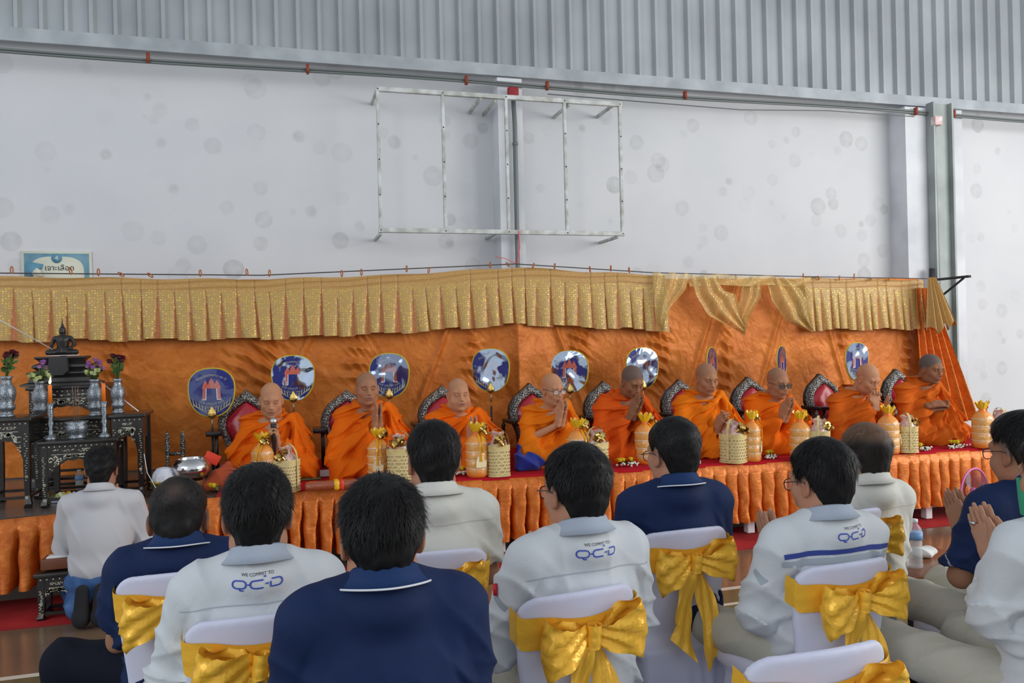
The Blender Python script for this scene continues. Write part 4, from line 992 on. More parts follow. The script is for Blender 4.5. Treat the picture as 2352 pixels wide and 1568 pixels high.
pm_ = N('ShaderNodeMapRange'); pm_.inputs[1].default_value = .44; pm_.inputs[2].default_value = .5; nz2 = N('ShaderNodeTexNoise'); nz2.inputs['Scale'].default_value = 6; nz2.inputs['Detail'].default_value = 3; L(ad.outputs[0], nz2.inputs['Vector']); L(nz2.outputs['Fac'], pm_.inputs[0])
fm_ = N('ShaderNodeMath'); fm_.operation = 'MULTIPLY'; fm_.inputs[1].default_value = .5; fm_.name = 'amount'; L(pm_.outputs[0], fm_.inputs[0]); L(fm_.outputs[0], mxs.inputs[0]); L(tr.outputs[0], mxs.inputs[1]); L(gl.outputs[0], mxs.inputs[2]); L(mxs.outputs[0], out_.inputs[0])
def shift(V, dx, dz): return [(a+dx, b, c+dz) for a, b, c in V]
def mk_fan():
    r0 = empty('ceremonial_fan', (0, 0, 0), 0)   # origin at the middle of the blade, front is -y
    body = [(x*(1+.10*z/.18), z) for x, z in ell_poly(0, 0, .163, .18, 48, 2.35)]
    o = MB(); o.prism(body, -.004, .004); bl = o.build('blade', MFAN, r0, smooth=False)
    o = MB(); o.tube([(a, 0, b) for a, b in body+[body[0]]], .0065, 8, cap=False); o.build('border', MFB, bl)
    o = MB()
    for s in (-1, 1):
        o.prism([(s*.066, -.052), (s*.040, -.052), (s*.037, .038), (s*.06, .038)], -.0075, -.0045)
        o.prism([(s*.064, .045), (s*.04, .095), (s*.018, .045)], -.0075, -.0045)
    o.prism([(-.068, .03), (.068, .03), (.06, .052), (-.06, .052)], -.0085, -.005); o.prism([(-.03, .05), (0, .112), (.03, .05)], -.0095, -.006)
    o.build('temple_gate', MFO, bl, smooth=False)
    o = MB()
    for s in (-1, 1): o.prism([(s*.036, -.05), (s*.042, -.05), (s*.040, .03), (s*.034, .03)], -.0105, -.008); o.box((s*.054, -.009, -.053), (.016, .002, .003))
    o.build('gate_outline', MFW, bl, smooth=False)
    o = MB()
    for s in (-1, 1):
        for k in range(6):
            x = s*(.135-.021*k); z = -.075-.013*k; o.prism([(x, z+.04-.004*k), (x-s*.008, z+.012), (x-s*.012, z-.005-.004*k), (x-s*.030, z-.034), (x-s*.006, z-.02)], -.0075, -.0045)
    o.build('leaf_scroll', MKAN, bl, smooth=False)
    V = []; Fc = []
    for (s, sz, R0, zc, up_) in (('วันอุปสมบทครบ ๓๐ ปี', .026, .16, -.03, 1), ('แม่ชี หวังสุวดี สุขใจ', .024, .16, .075, -1), ('๙ มีนาคม ๒๕๖๑', .021, .3, .19, -1)):
        v, f_ = text_tris(s, sz); b0 = len(V)
        for a, b, c in v:
            w = a/R0
            if up_ > 0: V.append((math.sin(w)*(R0+b), -.0065, zc+math.cos(w)*(R0+b)))
            else: V.append((math.sin(w)*(R0-b), -.0065, zc-math.cos(w)*(R0-b)))
        Fc += [tuple(i+b0 for i in q) for q in f_]
    mesh('lettering', V, Fc, MKAN, bl, smooth=False)
    o = MB(); o.prism([(x*1.0, z) for x, z in body], -.0135, -.0130); o.build('plastic_cover', mf, r0, smooth=False)
    o = MB(); o.lathe([(.004, .055), (.010, .04), (.022, .022), (.033, .002), (.032, -.016), (.020, -.033), (.006, -.04)], (0, -.016, -.155), 16, flute=None); o.V = [(x, -.016+(y+.016)*.5, z) for x, y, z in o.V]
    o.build('crest', MGOLD, r0)
    o = MB(); o.tube([(0, -.008, -.19), (0, -.008, -.27)], .0065, 8); o.build('upper_pole', mat('brass_dull', (.35, .3, .2), .4, .6), r0)
    o = MB(); o.tube([(0, -.008, -.26), (0, -.008, -.60)], .0085, 8); o.build('pole', MBLK, r0)
    o = MB(); o.lathe([(.075, -.624), (.07, -.612), (.03, -.605), (.012, -.59)], (0, -.008, 0), 16); o.build('base', MBLK, r0)
    return r0
fan0 = mk_fan()
for i, (px, py, wpx, desc) in enumerate(((486, 901, 104, 'leftmost and lowest one, beside the first carved chair'), (673, 868, 98, 'with pale glare, above the monk with the microphone'), (894, 862, 90, 'deep blue one behind the second monk'), (1127, 850, 82, 'pale one right of the plump old monk'), (1309, 853, 80, 'behind the thin monk with dark glasses'),
        (1475, 845, 76, 'behind the young bowing monk'), (1635, 843, 23, 'seen nearly edge on behind the golden robed monk'), (1795, 839, 21, 'seen nearly edge on behind the monk in tinted glasses'), (1968, 830, 50, 'turned half away behind the monk with his fist raised'))):
    Y_ = float(np.interp(px, [480, 2000], [6.62, 6.4])) if i else 6.35
    p = at(px, py, Y=Y_); o = fan0 if i == 0 else copy_tree(fan0); o.location = p
    d = (p-Vector((0, 0, CZ))); depth = d.dot(fwd); exp_ = .345*F/depth; az = math.atan2(d.x, d.y)
    k = min(1, wpx/exp_); th = math.acos(k)*(1 if i > 4 else -1)*(1 if i in (6, 7, 8, 5) else .6)
    o.rotation_euler.z = -az+th; s = (p.z-SZ-.015)/.625; o.scale = (1, 1, s if i else s)
    if s: 
        o.scale = (1.0, 1.0, 1.0)
        for c in o.children:
            if c.name.startswith(('pole', 'base')):
                if c.name.startswith('base'): c.location.z = -(p.z-SZ-.012)+.624
                else: c.scale.z = (p.z-SZ-.02)/.60; c.location.z = 0
    for c in o.children:
        if c.name.startswith('plastic_cover'):
            m2 = mf.copy(); m2.node_tree.nodes['amount'].inputs[1].default_value = (.05, .7, .2, .5, .45, .38, .25, .25, .45)[i]; c.material_slots[0].link = 'OBJECT'; c.material_slots[0].material = m2
    tag(o, 'blue ceremonial fan with gold rim, '+desc, 'ceremonial fan', 'ceremonial fans behind the monks')
# ---- altar tables
def flower_inlay(o, x, z, y, r):
    for k in range(5):
        w = 2*PI*k/5+.3; o.prism(ell_poly(x+math.cos(w)*r*.6, z+math.sin(w)*r*.6, r*.42, r*.42, 6), y-.002, y)
def altar_table(x0, x1, yf, dep, zt, zb, label, seed=0, name='altar_table'):
    w = (x1-x0)/2; r0 = empty(name, ((x0+x1)/2, yf+dep/2, zb), 0, label, 'table', 'black inlaid altar tables'); h = zt-zb; hd = dep/2
    rr = random.Random(seed)
    o = MB(); o.bbox((0, 0, h-.012), (w+.015, hd+.015, .012), .006); o.build('table_top', MLAQ, r0)
    ah = min(.25, h*.5)
    o = MB(); n = 24; ed = []
    for k in range(n+1):
        u = -1+2*k/n; ed.append(((w-.03)*u, h-.03-ah*(.42+.58*abs(u)**3)-.01*abs(math.sin(u*9))))
    o.prism([(-(w-.03), h-.024), *ed, ((w-.03), h-.024)], -hd+.004, -hd+.016)
    for s in (-1, 1): o.box((s*(w-.02), 0, h-.03-ah*.25), (.006, hd-.02, ah*.3))
    ap = o.build('apron', MLAQ, r0, smooth=False)
    o = MB(); y = -hd+.003
    k = int(2*w/.03)
    for i in range(k): o.box((-w+.02+(2*w-.04)*i/max(1, k-1), y-.004, h-.036), (.0035, .002, .0035))
    o.box((0, y-.001, h-.085), (w-.06, .001, .0015))
    for i in range(int(2*w/.011)):
        u = rr.uniform(-1, 1)*(w-.07); o.prism(ell_poly(u, h-.062+rr.uniform(-.008, .008), rr.uniform(.003, .009), rr.uniform(.002, .004), 6), y-.002, y)
    for i in range(int(w*460)):
        u = rr.uniform(-1, 1); zl = h-.03-ah*(.42+.58*abs(u)**3)+.02; zz = rr.uniform(min(zl, h-.1), h-.095)
        if rr.random() < .2: flower_inlay(o, u*(w-.05), zz, y, .012)
        else: o.prism(ell_poly(u*(w-.05), zz, rr.uniform(.003, .010), rr.uniform(.002, .005), 6), y-.002, y)
    for s in (-1, 1):
        for i in range(20): o.prism(ell_poly(s*(w-.02)+rr.uniform(-.007, .007), h-.1-ah*1.2*i/20, .006, .003, 5), -hd-.004, -hd-.001)
        flower_inlay(o, s*(w-.02), h*.35, -hd-.001, .010); flower_inlay(o, s*(w-.02), h*.12, -hd-.001, .010)
    o.build('pearl_inlay', MPEARL, ap, smooth=False)
    for sx_ in (-1, 1):
        for sy in (-1, 1):
            o = MB(); X = sx_*(w-.02); Y = sy*(hd-.018)
            P_ = [(.017, h-.024), (.018, h*.45), (.014, h*.14), (.018, h*.05), (.022, 0)]
            V = []; Fc = []
            o.tube([(X, Y, P_[0][1]), (X, Y, P_[1][1]), (X, Y, P_[2][1]), (X+sx_*.008, Y+sy*.008, P_[3][1]), (X-sx_*.002, Y-sy*.002, .004)], [.024, .025, .02, .024, .028], 4)
            o.build('leg', MLAQ, r0, smooth=False)
    o = MB(); 
    for sy in (-1, 1): o.box((0, sy*(hd-.02), h*.12), (w-.02, .01, .009))
    for s in (-1, 1): o.box((s*(w-.02), 0, h*.12), (.009, hd-.02, .009))
    o.build('stretcher', MLAQ, r0, smooth=False)
    return r0
def pxx(px, Y): return at(px, 950, Y=Y).x
zt1 = at(150, 886, Y=6.12).z; altar_table(pxx(66, 6.12), pxx(244, 6.12), 6.12, .46, zt1, SZ, 'tallest black altar table inlaid with pearl, carrying the Buddha statue', 1)
zt2 = at(170, 958, Y=5.88).z; altar_table(pxx(72, 5.84), pxx(250, 5.84), 5.86, .20, zt2, SZ, 'middle black altar table holding the two inner vases', 2)
ztf = at(175, 1010, Y=5.50).z; altar_table(pxx(90, 5.5), pxx(264, 5.5), 5.50, .30, ztf, SZ, 'low front black altar table with candles and incense', 3)
ztr = at(290, 951, Y=5.62).z; altar_table(pxx(254, 5.62), pxx(328, 5.62), 5.62, .34, ztr, SZ, 'right black altar table with the dark red flowers', 4)
ztl = at(30, 960, Y=5.55).z; altar_table(pxx(-50, 5.55), pxx(66, 5.55), 5.55, .34, ztl, SZ, 'left black altar table cut by the photo edge', 5)
# stool on the floor with a booklet
ps = at(86, 1375, Y=5.02); st = altar_table(ps.x, ps.x+.20, 5.01, .17, .27, .008, 'small black inlaid stool standing on the floor by the kneeling man', 6, 'inlaid_stool')
o = MB(); o.bbox((0, 0, .03), (.085, .065, .03), .004); o.ci = 1; o.box((.0, -.002, .063), (.06, .045, .003))
tag(o.build('wooden_tray', [mat('tray_wood', srgb(110, 62, 40), .4), mat('paper_white', srgb(215, 215, 215), .7)], loc=(ps.x+.10, 5.095, .28)), 'small brown wooden tray with white paper on the floor stool', 'tray')
# ---- Buddha
MBUD = mat('dark_bronze', (.03, .028, .026), .35, .3)
bx = at(144, 800, Y=6.34).x; zb1 = zt1
r0 = empty('statue_pedestal', (bx, 6.35, zb1), 0, 'black tiered pedestal on the tallest altar table', 'pedestal')
o = MB(); H_ = at(144, 818, Y=6.34).z-zb1; tiers = ((.245, 0), (.24, .03), (.20, .05), (.19, .10), (.17, .12), (.19, .15), (.21, .155), (.205, .175), (.15, .20), (.165, .225), (.18, .24), (.175, .27), (.13, .30), (.145, .335), (.165, .36), (.16, .38))
P_ = []
for (r, z) in tiers:
    z = z/.38*H_; r *= .98; d = r*.62; P_.append([(-r, -d, z), (r, -d, z), (r, d, z), (-r, d, z)])
o.grid(P_, closed=True); n = len(P_)*4; o.F.append((n-4, n-3, n-2, n-1)); o.build('tiers', MBUD, r0, smooth=False)
o = MB(); o.prism([(-.055, H_*.95), (.055, H_*.95), (.06, H_*.5), (.03, H_*.36), (-.03, H_*.36), (-.06, H_*.5)], -.155, -.11); o.build('apron_cloth', mat('dark_cloth', (.035, .034, .034), .7), r0, smooth=False)
f = Fld((-.13, -.09, -.01), (.13, .09, .30), .0028)
f.ell((0, 0, .02), (.1, .055, .018), .01)
for s in (-1, 1):
    f.cap((s*.03, .0, .03), (s*.088, -.03, .026), .022, .018, k=.01); f.cap((s*.088, -.03, .022), (-s*.02, -.05, .028), .016, .012, k=.008)
f.cap((0, .005, .03), (0, .0, .105), .036, .042, k=.015); f.cap((-.045, 0, .122), (.045, 0, .122), .017, k=.015)
f.cap((0, 0, .12), (0, -.003, .15), .016, .014, k=.01); f.ell((0, -.006, .168), (.019, .021, .026), .004); f.ell((0, -.004, .182), (.021, .023, .02), .004)
f.cap((0, -.003, .195), (0, -.003, .212), .013, .008, k=.006); f.cap((0, -.003, .212), (0, -.003, .262), .0065, .0015, k=.004)
f.cap((0, -.026, .172), (0, -.03, .163), .003, .004, k=.003)
for s in (-1, 1): f.ell((s*.02, -.003, .163), (.003, .006, .014), .002)
f.chain([(-.055, 0, .118), (-.072, .0, .075), (-.07, -.035, .04), (-.075, -.05, .018)], [.014, .012, .0095, .007], k=.006)
f.chain([(.055, 0, .118), (.075, -.0, .08), (.055, -.04, .05), (.005, -.052, .042)], [.014, .012, .0095, .007], k=.006)
V, Fq = f.mesh(); V = V*np.array([1, 1, 1.03])
r1 = empty('buddha_statue', (bx, 6.35, zb1+H_+.004), 0, 'small dark bronze seated Buddha statue with a tall flame finial', 'statue')
mesh('figure', V, Fq, MBUD, r1)
o = MB(); o.tube([(math.cos(w)*.102, math.sin(w)*.062, .003) for w in np.linspace(0, 2*PI, 30)], .003, 6, cap=False); o.build('white_cord', mat('thread', srgb(215, 215, 220), .7), r1)
# sacred thread
o = MB(); o.tube([at(-60, 700, Y=5.9), at(0, 735, Y=5.95), at(120, 802, Y=6.25)], .0035, 6); o.tube([at(232, 878, Y=6.1), at(318, 944, Y=5.63)], .0035, 6)
o.tube([at(331, 1042, Y=5.62), at(338, 1085, Y=5.6), at(352, 1110, Y=5.55), at(362, 1128, Y=5.5)], .0028, 6)
tag(o.build('sacred_thread', mat('thread')), 'white sacred thread running from the upper left past the statue to the right table', 'thread')
# ---- vases and flowers
MLEAF = mat('leaf', srgb(58, 84, 40), .55, var=srgb(90, 112, 50), varscale=30); MSTEM = mat('stem', srgb(70, 95, 50), .6)
def blossom(o, c, r, rr, petals=9):
    c = Vector(c)
    for lay in range(3):
        for k in range(petals):
            w = 2*PI*k/petals+lay*.35+rr.random()*.2; t = .25+.42*lay
            d = Vector((math.cos(w)*math.cos(t), math.sin(w)*math.cos(t), math.sin(t))); s = d.cross(Vector((0, 0, 1))).normalized(); q = r*(1-.2*lay)
            o.add([c, c+d*q*.6+s*q*.26, c+d*q+Vector((0, 0, -.1*q)), c+d*q*.6-s*q*.26], [(0, 1, 2, 3)])
    o.ball(c, r*.45, 8, 5)
VASE = [(.042, 0), (.044, .008), (.034, .018), (.030, .035), (.04, .045), (.046, .06), (.044, .072), (.036, .085), (.045, .115), (.050, .145), (.047, .18), (.034, .205), (.026, .225), (.028, .245), (.038, .262), (.034, .262), (.02, .24)]
def vase(px, py, Y, z, h, label, kind, seed, wide=1.0):
    rr = random.Random(seed); x = pxx(px, Y); r0 = empty('flower_vase', (x, Y, z+.001), 0, label, 'vase', 'pewter altar vases')
    o = MB(); k = h/.262; o.lathe([(r*1.0*wide, zz*k) for r, zz in VASE], n=24); o.build('vase_body', MVASE, r0)
    fl = empty('bouquet', (x, Y, z+h*.97), 0, {'dark': 'dark red flowers on tall leafy stems', 'pink': 'lilac and lime green chrysanthemums'}[kind]+(' in the vase nearest the photo edge' if px < 60 else ' in the vase on the left of the statue' if px < 150 else ' in the vase on the right of the statue' if px < 240 else ' in the vase on the right table'), 'flowers', 'altar bouquets')
    st = MB(); lf = MB(); heads = []
    if kind == 'dark':
        for i in range(9):
            w = rr.random()*6.28; t = rr.uniform(.2, 1); e = Vector((math.cos(w)*.045*t+rr.uniform(-.01, .01), math.sin(w)*.03*t, rr.uniform(.10, .135))); st.tube([(0, 0, -.01), e*.6+Vector((0, 0, .0)), e], .0025, 5); heads.append((e, .024, 0))
            for k in range(5):
                q = e*rr.uniform(.25, .9); d = Vector((rr.uniform(-1, 1), rr.uniform(-1, 1), rr.uniform(.2, .9))).normalized()*.035; s = d.cross(Vector((0, 1, .2))).normalized()*.009
                lf.add([q, q+d*.5+s, q+d, q+d*.5-s], [(0, 1, 2, 3)])
    else:
        for i in range(17):
            w = rr.random()*6.28; z_ = rr.uniform(.0, .105); R_2 = .058 if z_ < .06 else .04; e = Vector((math.cos(w)*R_2*rr.uniform(.4, 1), math.sin(w)*R_2*.8, z_+.01)); st.tube([(0, 0, -.01), e*.5, e], .0025, 5); heads.append((e, .021, 1 if z_ > .052 else 2))
            for k in range(2):
                q = e*rr.uniform(.5, .9); d = Vector((rr.uniform(-1, 1), rr.uniform(-1, 1), rr.uniform(-.3, .9))).normalized()*.025; s = d.cross(Vector((0, 1, .2))).normalized()*.007
                lf.add([q, q+d*.5+s, q+d, q+d*.5-s], [(0, 1, 2, 3)])
    fl.scale = (1.3, 1.3, 1.22)
    st.build('stems', MSTEM, fl); lf.build('leaves', MLEAF, fl)
    cols = [mat('petal_dark', srgb(92, 18, 42), .6), mat('petal_lilac', srgb(190, 135, 195), .6, var=srgb(160, 100, 170), varscale=60), mat('petal_lime', srgb(190, 205, 110), .6, var=srgb(225, 230, 190), varscale=60)]
    for (e, r, c) in heads:
        o = MB(); blossom(o, e, r*1.15, rr); o.build('blossom', cols[c], fl)
vase(16, 0, 5.68, ztl, .255, 'tall pewter vase on the left table at the photo edge', 'dark', 1, 1.08)
vase(93, 0, 5.93, zt2, .245, 'pewter vase left of the statue on the middle table', 'pink', 2)
vase(219, 0, 5.93, zt2, .245, 'pewter vase right of the statue on the middle table', 'pink', 3)
vase(272, 0, 5.76, ztr, .225, 'slim pewter vase on the right altar table', 'dark', 4, .88)
MCAND = mat('candle_wax', srgb(235, 120, 25), .45, sss=.2); MFLAME = mat('flame', (1, .8, .4), .5, emit=((1, .62, .2), 9))
for (px, lit) in ((116, 1), (239, 0)):
    x = pxx(px, 5.6); r0 = empty('candlestick', (x, 5.6, ztf+.001), 0, 'pewter candlestick '+('with a burning orange candle on the left' if lit else 'with an unlit orange candle on the right')+' of the front table', 'candlestick')
    o = MB(); o.lathe([(.035, 0), (.036, .006), (.026, .02), (.013, .03), (.016, .05), (.011, .07), (.017, .1), (.012, .13), (.018, .16), (.014, .19), (.019, .225), (.012, .226)], n=14); o.build('stand', MVASE, r0)
    cd = empty('candle', (x, 5.6, ztf+.228), 0, 'orange candle '+('burning in the left candlestick' if lit else 'standing unlit in the right candlestick'), 'candle')
    o = MB(); o.lathe([(.0125, 0), (.012, .11), (.008, .114)], n=12); o.build('wax', MCAND, cd)
    o = MB(); o.tube([(0, 0, .112), (.003, 0, .122)], .0012, 5); o.build('wick', MBLK, cd)
    if lit: o = MB(); o.lathe([(.001, .12), (.006, .126), (.0075, .135), (.004, .15), (.0008, .165)], n=10); o.V = [(x_+.12*max(0, z-.12), y, z) for x_, y, z in o.V]; o.build('flame', MFLAME, cd)
x = pxx(175, 5.6); r0 = empty('incense_burner', (x, 5.6, ztf+.001), 0, 'round pewter incense pot in the middle of the front altar table', 'incense burner')
o = MB(); o.lathe([(.05, 0), (.052, .008), (.044, .018), (.056, .035), (.066, .06), (.064, .078), (.056, .088), (.07, .105), (.062, .105), (.05, .09)], n=24); o.build('pot', MVASE, r0)
for k in range(3):
    o = MB(); o.tube([(-.012+.012*k, 0, .09), (-.018+.016*k, .0, .33)], .0022, 5); tag(o.build('incense_stick', mat('incense', srgb(120, 95, 80), .8), loc=(x, 5.6, ztf+.001)), ('left', 'middle', 'right')[k]+' one of three thin brown incense sticks in the pewter pot', 'incense stick', 'incense sticks in the pot')
# ---- things by the altar
MGB = mat('gold_bowl', (.62, .45, .08), .3, .85, bump=(120, .7)); MSTL = mat('polished_steel', (.62, .62, .63), .16, 1)
MPET = mat('pet_bottle', (.85, .9, .93), .06, alpha=.22, spec=.8); MWHP = mat('white_plastic', srgb(225, 228, 230), .35); MLBL = mat('label_blue', srgb(120, 160, 210), .5)
def bottle(loc, h, label):
    r0 = empty('water_bottle', loc, 0, label, 'bottle'); k = h/.2
    pr = [(.024, 0), (.03, .004), (.031, .012)]+[(.0305-.002*(i % 2), .02+.006*i) for i in range(16)]+[(.031, .12), (.031, .15), (.026, .165), (.013, .182), (.012, .188)]
    o = MB(); o.lathe([(r*k, z*k) for r, z in pr], n=20); o.build('bottle_body', MPET, r0)
    o = MB(); o.lathe([(.0275*k, .01*k), (.0275*k, .118*k)], n=20); o.build('water', mat('water', (.75, .8, .82), .03, alpha=.18, spec=.5), r0)
    o = MB(); o.lathe([(.0318*k, .118*k), (.0318*k, .148*k)], n=20); o.build('label', MLBL, r0)
    o = MB(); o.lathe([(.0145*k, .187*k), (.0145*k, .2*k)], n=16); o.build('cap', MWHP, r0)
p = at(183, 1135, Z=SZ+.001); bottle(p, .165, 'small water bottle on the stage left of the kneeling man')
# plate of food
p = at(152, 1150, Z=SZ+.001); r0 = empty('offering_plate', p, 0, 'white foam tray of flowers beside the kneeling man', 'tray'); o = MB(); o.bbox((0, 0, .012), (.075, .05, .012), .008); o.build('tray', mat('foam_blue', srgb(200, 215, 235), .5), r0)
rr = random.Random(5)
for k in range(9): o = MB(); o.ball((rr.uniform(-.05, .05), rr.uniform(-.03, .03), .032+rr.random()*.012), rr.uniform(.012, .02), 8, 5); o.build('petal_heap', [mat('petal_yellow', srgb(215, 180, 40), .6), mat('petal_lime'), MWHP][k % 3], r0)
p = at(318, 1140, Z=SZ+.001); o = MB(); o.ball((0, 0, .02), (.045, .03, .02), 12, 6); tag(o.build('plastic_bag', mat('clear_wrap', srgb(205, 210, 215), .25, alpha=.8), loc=p), 'crumpled clear plastic bag on the stage right of the kneeling man', 'bag')
# carved H stands
def hstand(px, py, Y, h, label):
    x = at(px, py, Y=Y).x; r0 = empty('carved_stand', (x, Y, SZ+.01), 0, label, 'stand')
    for s in (-1, 1): o = MB(); o.lathe([(.018, 0), (.02, .02), (.013, .05), (.018, .1), (.012, .14), (.019, h-.1), (.013, h-.06), (.018, h-.04), (.003, h)], (s*.052, 0, 0), 12); o.build('post', MCARV if px < 600 else MLAQ, r0)
    o = MB(); o.tube([(-.052, 0, h*.55), (.052, 0, h*.55)], .014, 8); o.build('crossbar', MCARV, r0); o = MB(); o.box((0, 0, .012), (.08, .04, .012)); o.build('foot', MLAQ, r0)
hstand(402, 1020, 6.2, .36, 'black and silver turned stand with two posts left of the first fan')
hstand(1142, 970, 6.3, .30, 'black turned post stand between the third and fourth monks')
# gold bowl with white cloth, steel bowl on stand, robe bag
p = at(377, 1112, Y=5.62); r0 = empty('gold_bowl', (p.x, 5.62, SZ+.009), 0, 'engraved gold bowl left of the steel alms bowl', 'bowl'); o = MB(); o.lathe([(.05, 0), (.052, .008), (.03, .02), (.04, .035), (.075, .06), (.083, .09), (.09, .098), (.08, .098), (.05, .07)], n=28); o.build('bowl', MGB, r0)
o = MB(); o.lathe([(.074, 0), (.073, .03), (.064, .055), (.045, .078), (.02, .085), (.002, .086)], n=9); tag(autosm(o.build('white_bundle', mat('white_cloth', srgb(212, 215, 225), .8, bump=(60, .4)), loc=(p.x, 5.62, SZ+.1075))), 'white cloth covered bundle sitting in the gold bowl', 'cloth')
p = at(439, 1075, Y=5.66); zc = p.z
r0 = empty('bowl_stand', (p.x, 5.66, SZ+.009), 0, 'low brown woven ring under the steel alms bowl', 'stand'); o = MB(); o.lathe([(.095, 0), (.075, .05), (.085, max(.07, zc-SZ-.085)), (.07, max(.07, zc-SZ-.085)), (.06, .04), (.08, 0)], n=24); o.build('ring', mat('rattan', srgb(120, 75, 45), .6, bump=(150, .5)), r0)
hs = max(.07, zc-SZ-.085)
o = MB(); o.lathe([(.03, 0), (.07, .008), (.105, .03), (.124, .062), (.125, .085), (.115, .112), (.092, .138), (.088, .14), (.084, .136), (.1, .1), (.06, .03)], n=40)
tag(o.build('alms_bowl', MSTL, loc=(p.x, 5.66, SZ+.012+hs)), 'round polished steel alms bowl in front of the first fan', 'bowl')
f = Fld((-.16, -.12, -.01), (.18, .12, .2), .006); f.ell((.03, 0, .05), (.115, .08, .09), .02); f.ell((-.04, -.02, .03), (.09, .06, .04), .03); f.cap((-.10, -.05, .02), (.05, .0, .16), .025, .02, k=.03)
g = f.grid(); f.D = f.D-(.010*ridge(*g, 26, 4, (.8, .2, .5)))+.003; f.box((0, 0, -.05), (.3, .3, .05), .002, .003, cut=True); V, Fq = f.mesh()
p = at(505, 1100, Y=5.72); tag(mesh('robe_bundle', V, Fq, mat('rust_cloth', srgb(172, 70, 28), .75, sheen=.2), loc=(p.x, 5.72, SZ+.009)), 'folded rust orange cloth bag lying right of the alms bowl', 'cloth')
o = MB(); o.bbox((0, 0, 0), (.05, .012, .034), .004, R=Matrix.Rotation(.5, 3, 'Y')); p = at(487, 1052, Y=5.70); tag(o.build('red_booklet', mat('red_paper', srgb(215, 60, 35), .5), loc=p), 'bright red-orange booklet leaning on the rust cloth bag', 'booklet')
# ---- offerings
MCEL = mat('cellophane', (1, 1, 1), .18, attr=True, coat=.8, bump=(35, .6, 'noise', .012, 2)); MRIB = mat('yellow_ribbon', srgb(235, 165, 25), .3, .2)
MSTRAW = mat('straw', srgb(222, 200, 140), .55, var=srgb(200, 175, 112), varscale=30); MSTR2 = mat('straw_lattice', srgb(232, 212, 155), .5); MWRAP = mat('printed_wrap', srgb(225, 210, 205), .2, alpha=.85, var=srgb(215, 150, 140), varscale=60, coat=.6)
def bow(o, c, r, rr, n=10):
    c = Vector(c)
    for k in range(n):
        w = rr.random()*6.28; t = rr.uniform(-.2, 1.2); d = Vector((math.cos(w)*math.cos(t), math.sin(w)*math.cos(t)-.3, math.sin(t))).normalized(); s = d.orthogonal().normalized(); u = d.cross(s); q = r*rr.uniform(.7, 1.1); wd = r*.2
        pts = [c+d*q*.5*(1-math.cos(a))+s*q*.32*math.sin(a) for a in np.linspace(0, 2*PI, 11)]
        o.grid([[p-u*wd for p in pts], [p+u*wd for p in pts]])
def mk_pack(seed):
    rr = random.Random(seed); r0 = empty('offering_pack', (0, 0, 0), 0); o = MB(); P_ = []; C_ = []
    pr = [(.058, 0), (.066, .01), (.067, .05), (.066, .052), (.067, .055), (.068, .10), (.066, .102), (.067, .105), (.068, .15), (.066, .152), (.067, .155), (.067, .195), (.060, .215), (.042, .235), (.024, .25), (.018, .258), (.024, .268), (.038, .295), (.042, .31)]
    for (r, z) in pr:
        top = z > .252; n = 28
        o.cc = srgb(240, 128, 40) if z < .045 else srgb(228, 165, 88) if z < .2 else srgb(235, 150, 60) if z < .245 else srgb(238, 120, 20) if z < .268 else srgb(245, 195, 30)
        V = [(r*(1+(.16*math.cos(9*w+1.2*math.sin(3*w)) if top else .02*math.cos(5*w)))*math.cos(w), r*(1+(.16*math.cos(9*w) if top else .02*math.cos(5*w)))*math.sin(w), z+(.012*math.sin(7*w) if z > .3 else 0)) for w in np.linspace(0, 2*PI, n+1)[:-1]]
        o.V += V; o.C += [o.cc]*n
    for i in range(len(pr)-1):
        for k in range(28): o.F.append((i*28+k, i*28+(k+1) % 28, (i+1)*28+(k+1) % 28, (i+1)*28+k)); o.I.append(0)
    o.build('wrapping', MCEL, r0, col=True)
    for k in range(4): o = MB(); o.tube([(math.cos(w)*.0685, math.sin(w)*.0685, .052+.048*k) for w in np.linspace(0, 2*PI, 25)], .0016, 5, cap=False); o.build('tin_rim', MWHP, r0)
    o = MB(); o.prism([(-.03, .06), (.03, .06), (.034, .095), (.02, .098), (.016, .125), (-.02, .125), (-.03, .09)], -.0705, -.066); o.build('contents', mat('cream_label', srgb(240, 222, 175), .5), r0, smooth=False)
    o = MB(); bow(o, (.03, -.02, .262), .05, rr, 8); o.build('gold_bow', MGOLDB, r0)
    o = MB()
    for s, L_ in ((-.004, .16), (.016, .11)): o.grid([[(s-.005, -.03-.045*min(1, k/3)+.0, .255-L_*k/8) for k in range(9)], [(s+.005+.004*math.sin(k), -.032-.045*min(1, k/3), .255-L_*k/8) for k in range(9)]])
    o.build('ribbon_tail', MRIB, r0); return r0
packs = [mk_pack(1), mk_pack(2)]; used = [False, False]
for i, (px, ytop, ybot, desc) in enumerate(((605, 995, 1112, 'with a tall yellow ruffle, in front of the oldest monk'), (870, 985, 1100, 'before the second monk, gold ribbon hanging down its right'), (1097, 972, 1093, 'before the plump old monk'), (1330, 963, 1085, 'half hidden behind the head of the man with glasses'), (1483, 950, 1063, 'before the young bowing monk'), (1729, 945, 1058, 'slim one touching the tallest bamboo basket'), (1840, 945, 1055, 'before the monk in tinted glasses'), (2042, 932, 1040, 'before the old monk raising his fist'), (2258, 922, 1027, 'last one at the right end of the stage'))):
    k = i % 2; p = at(px, ybot, Z=SZ+.01); o = packs[k] if not used[k] else copy_tree(packs[k]); used[k] = True
    zt = at(px, ytop, Y=p.y).z; s = (zt-SZ-.01)/.31; o.location = p; o.scale = (s*(.8 if i == 5 else 1),)*2+(s,); o.rotation_euler.z = -.4+.25*i
    tag(o, 'orange wrapped offering, '+desc, 'offering', 'orange wrapped offerings on the stage')
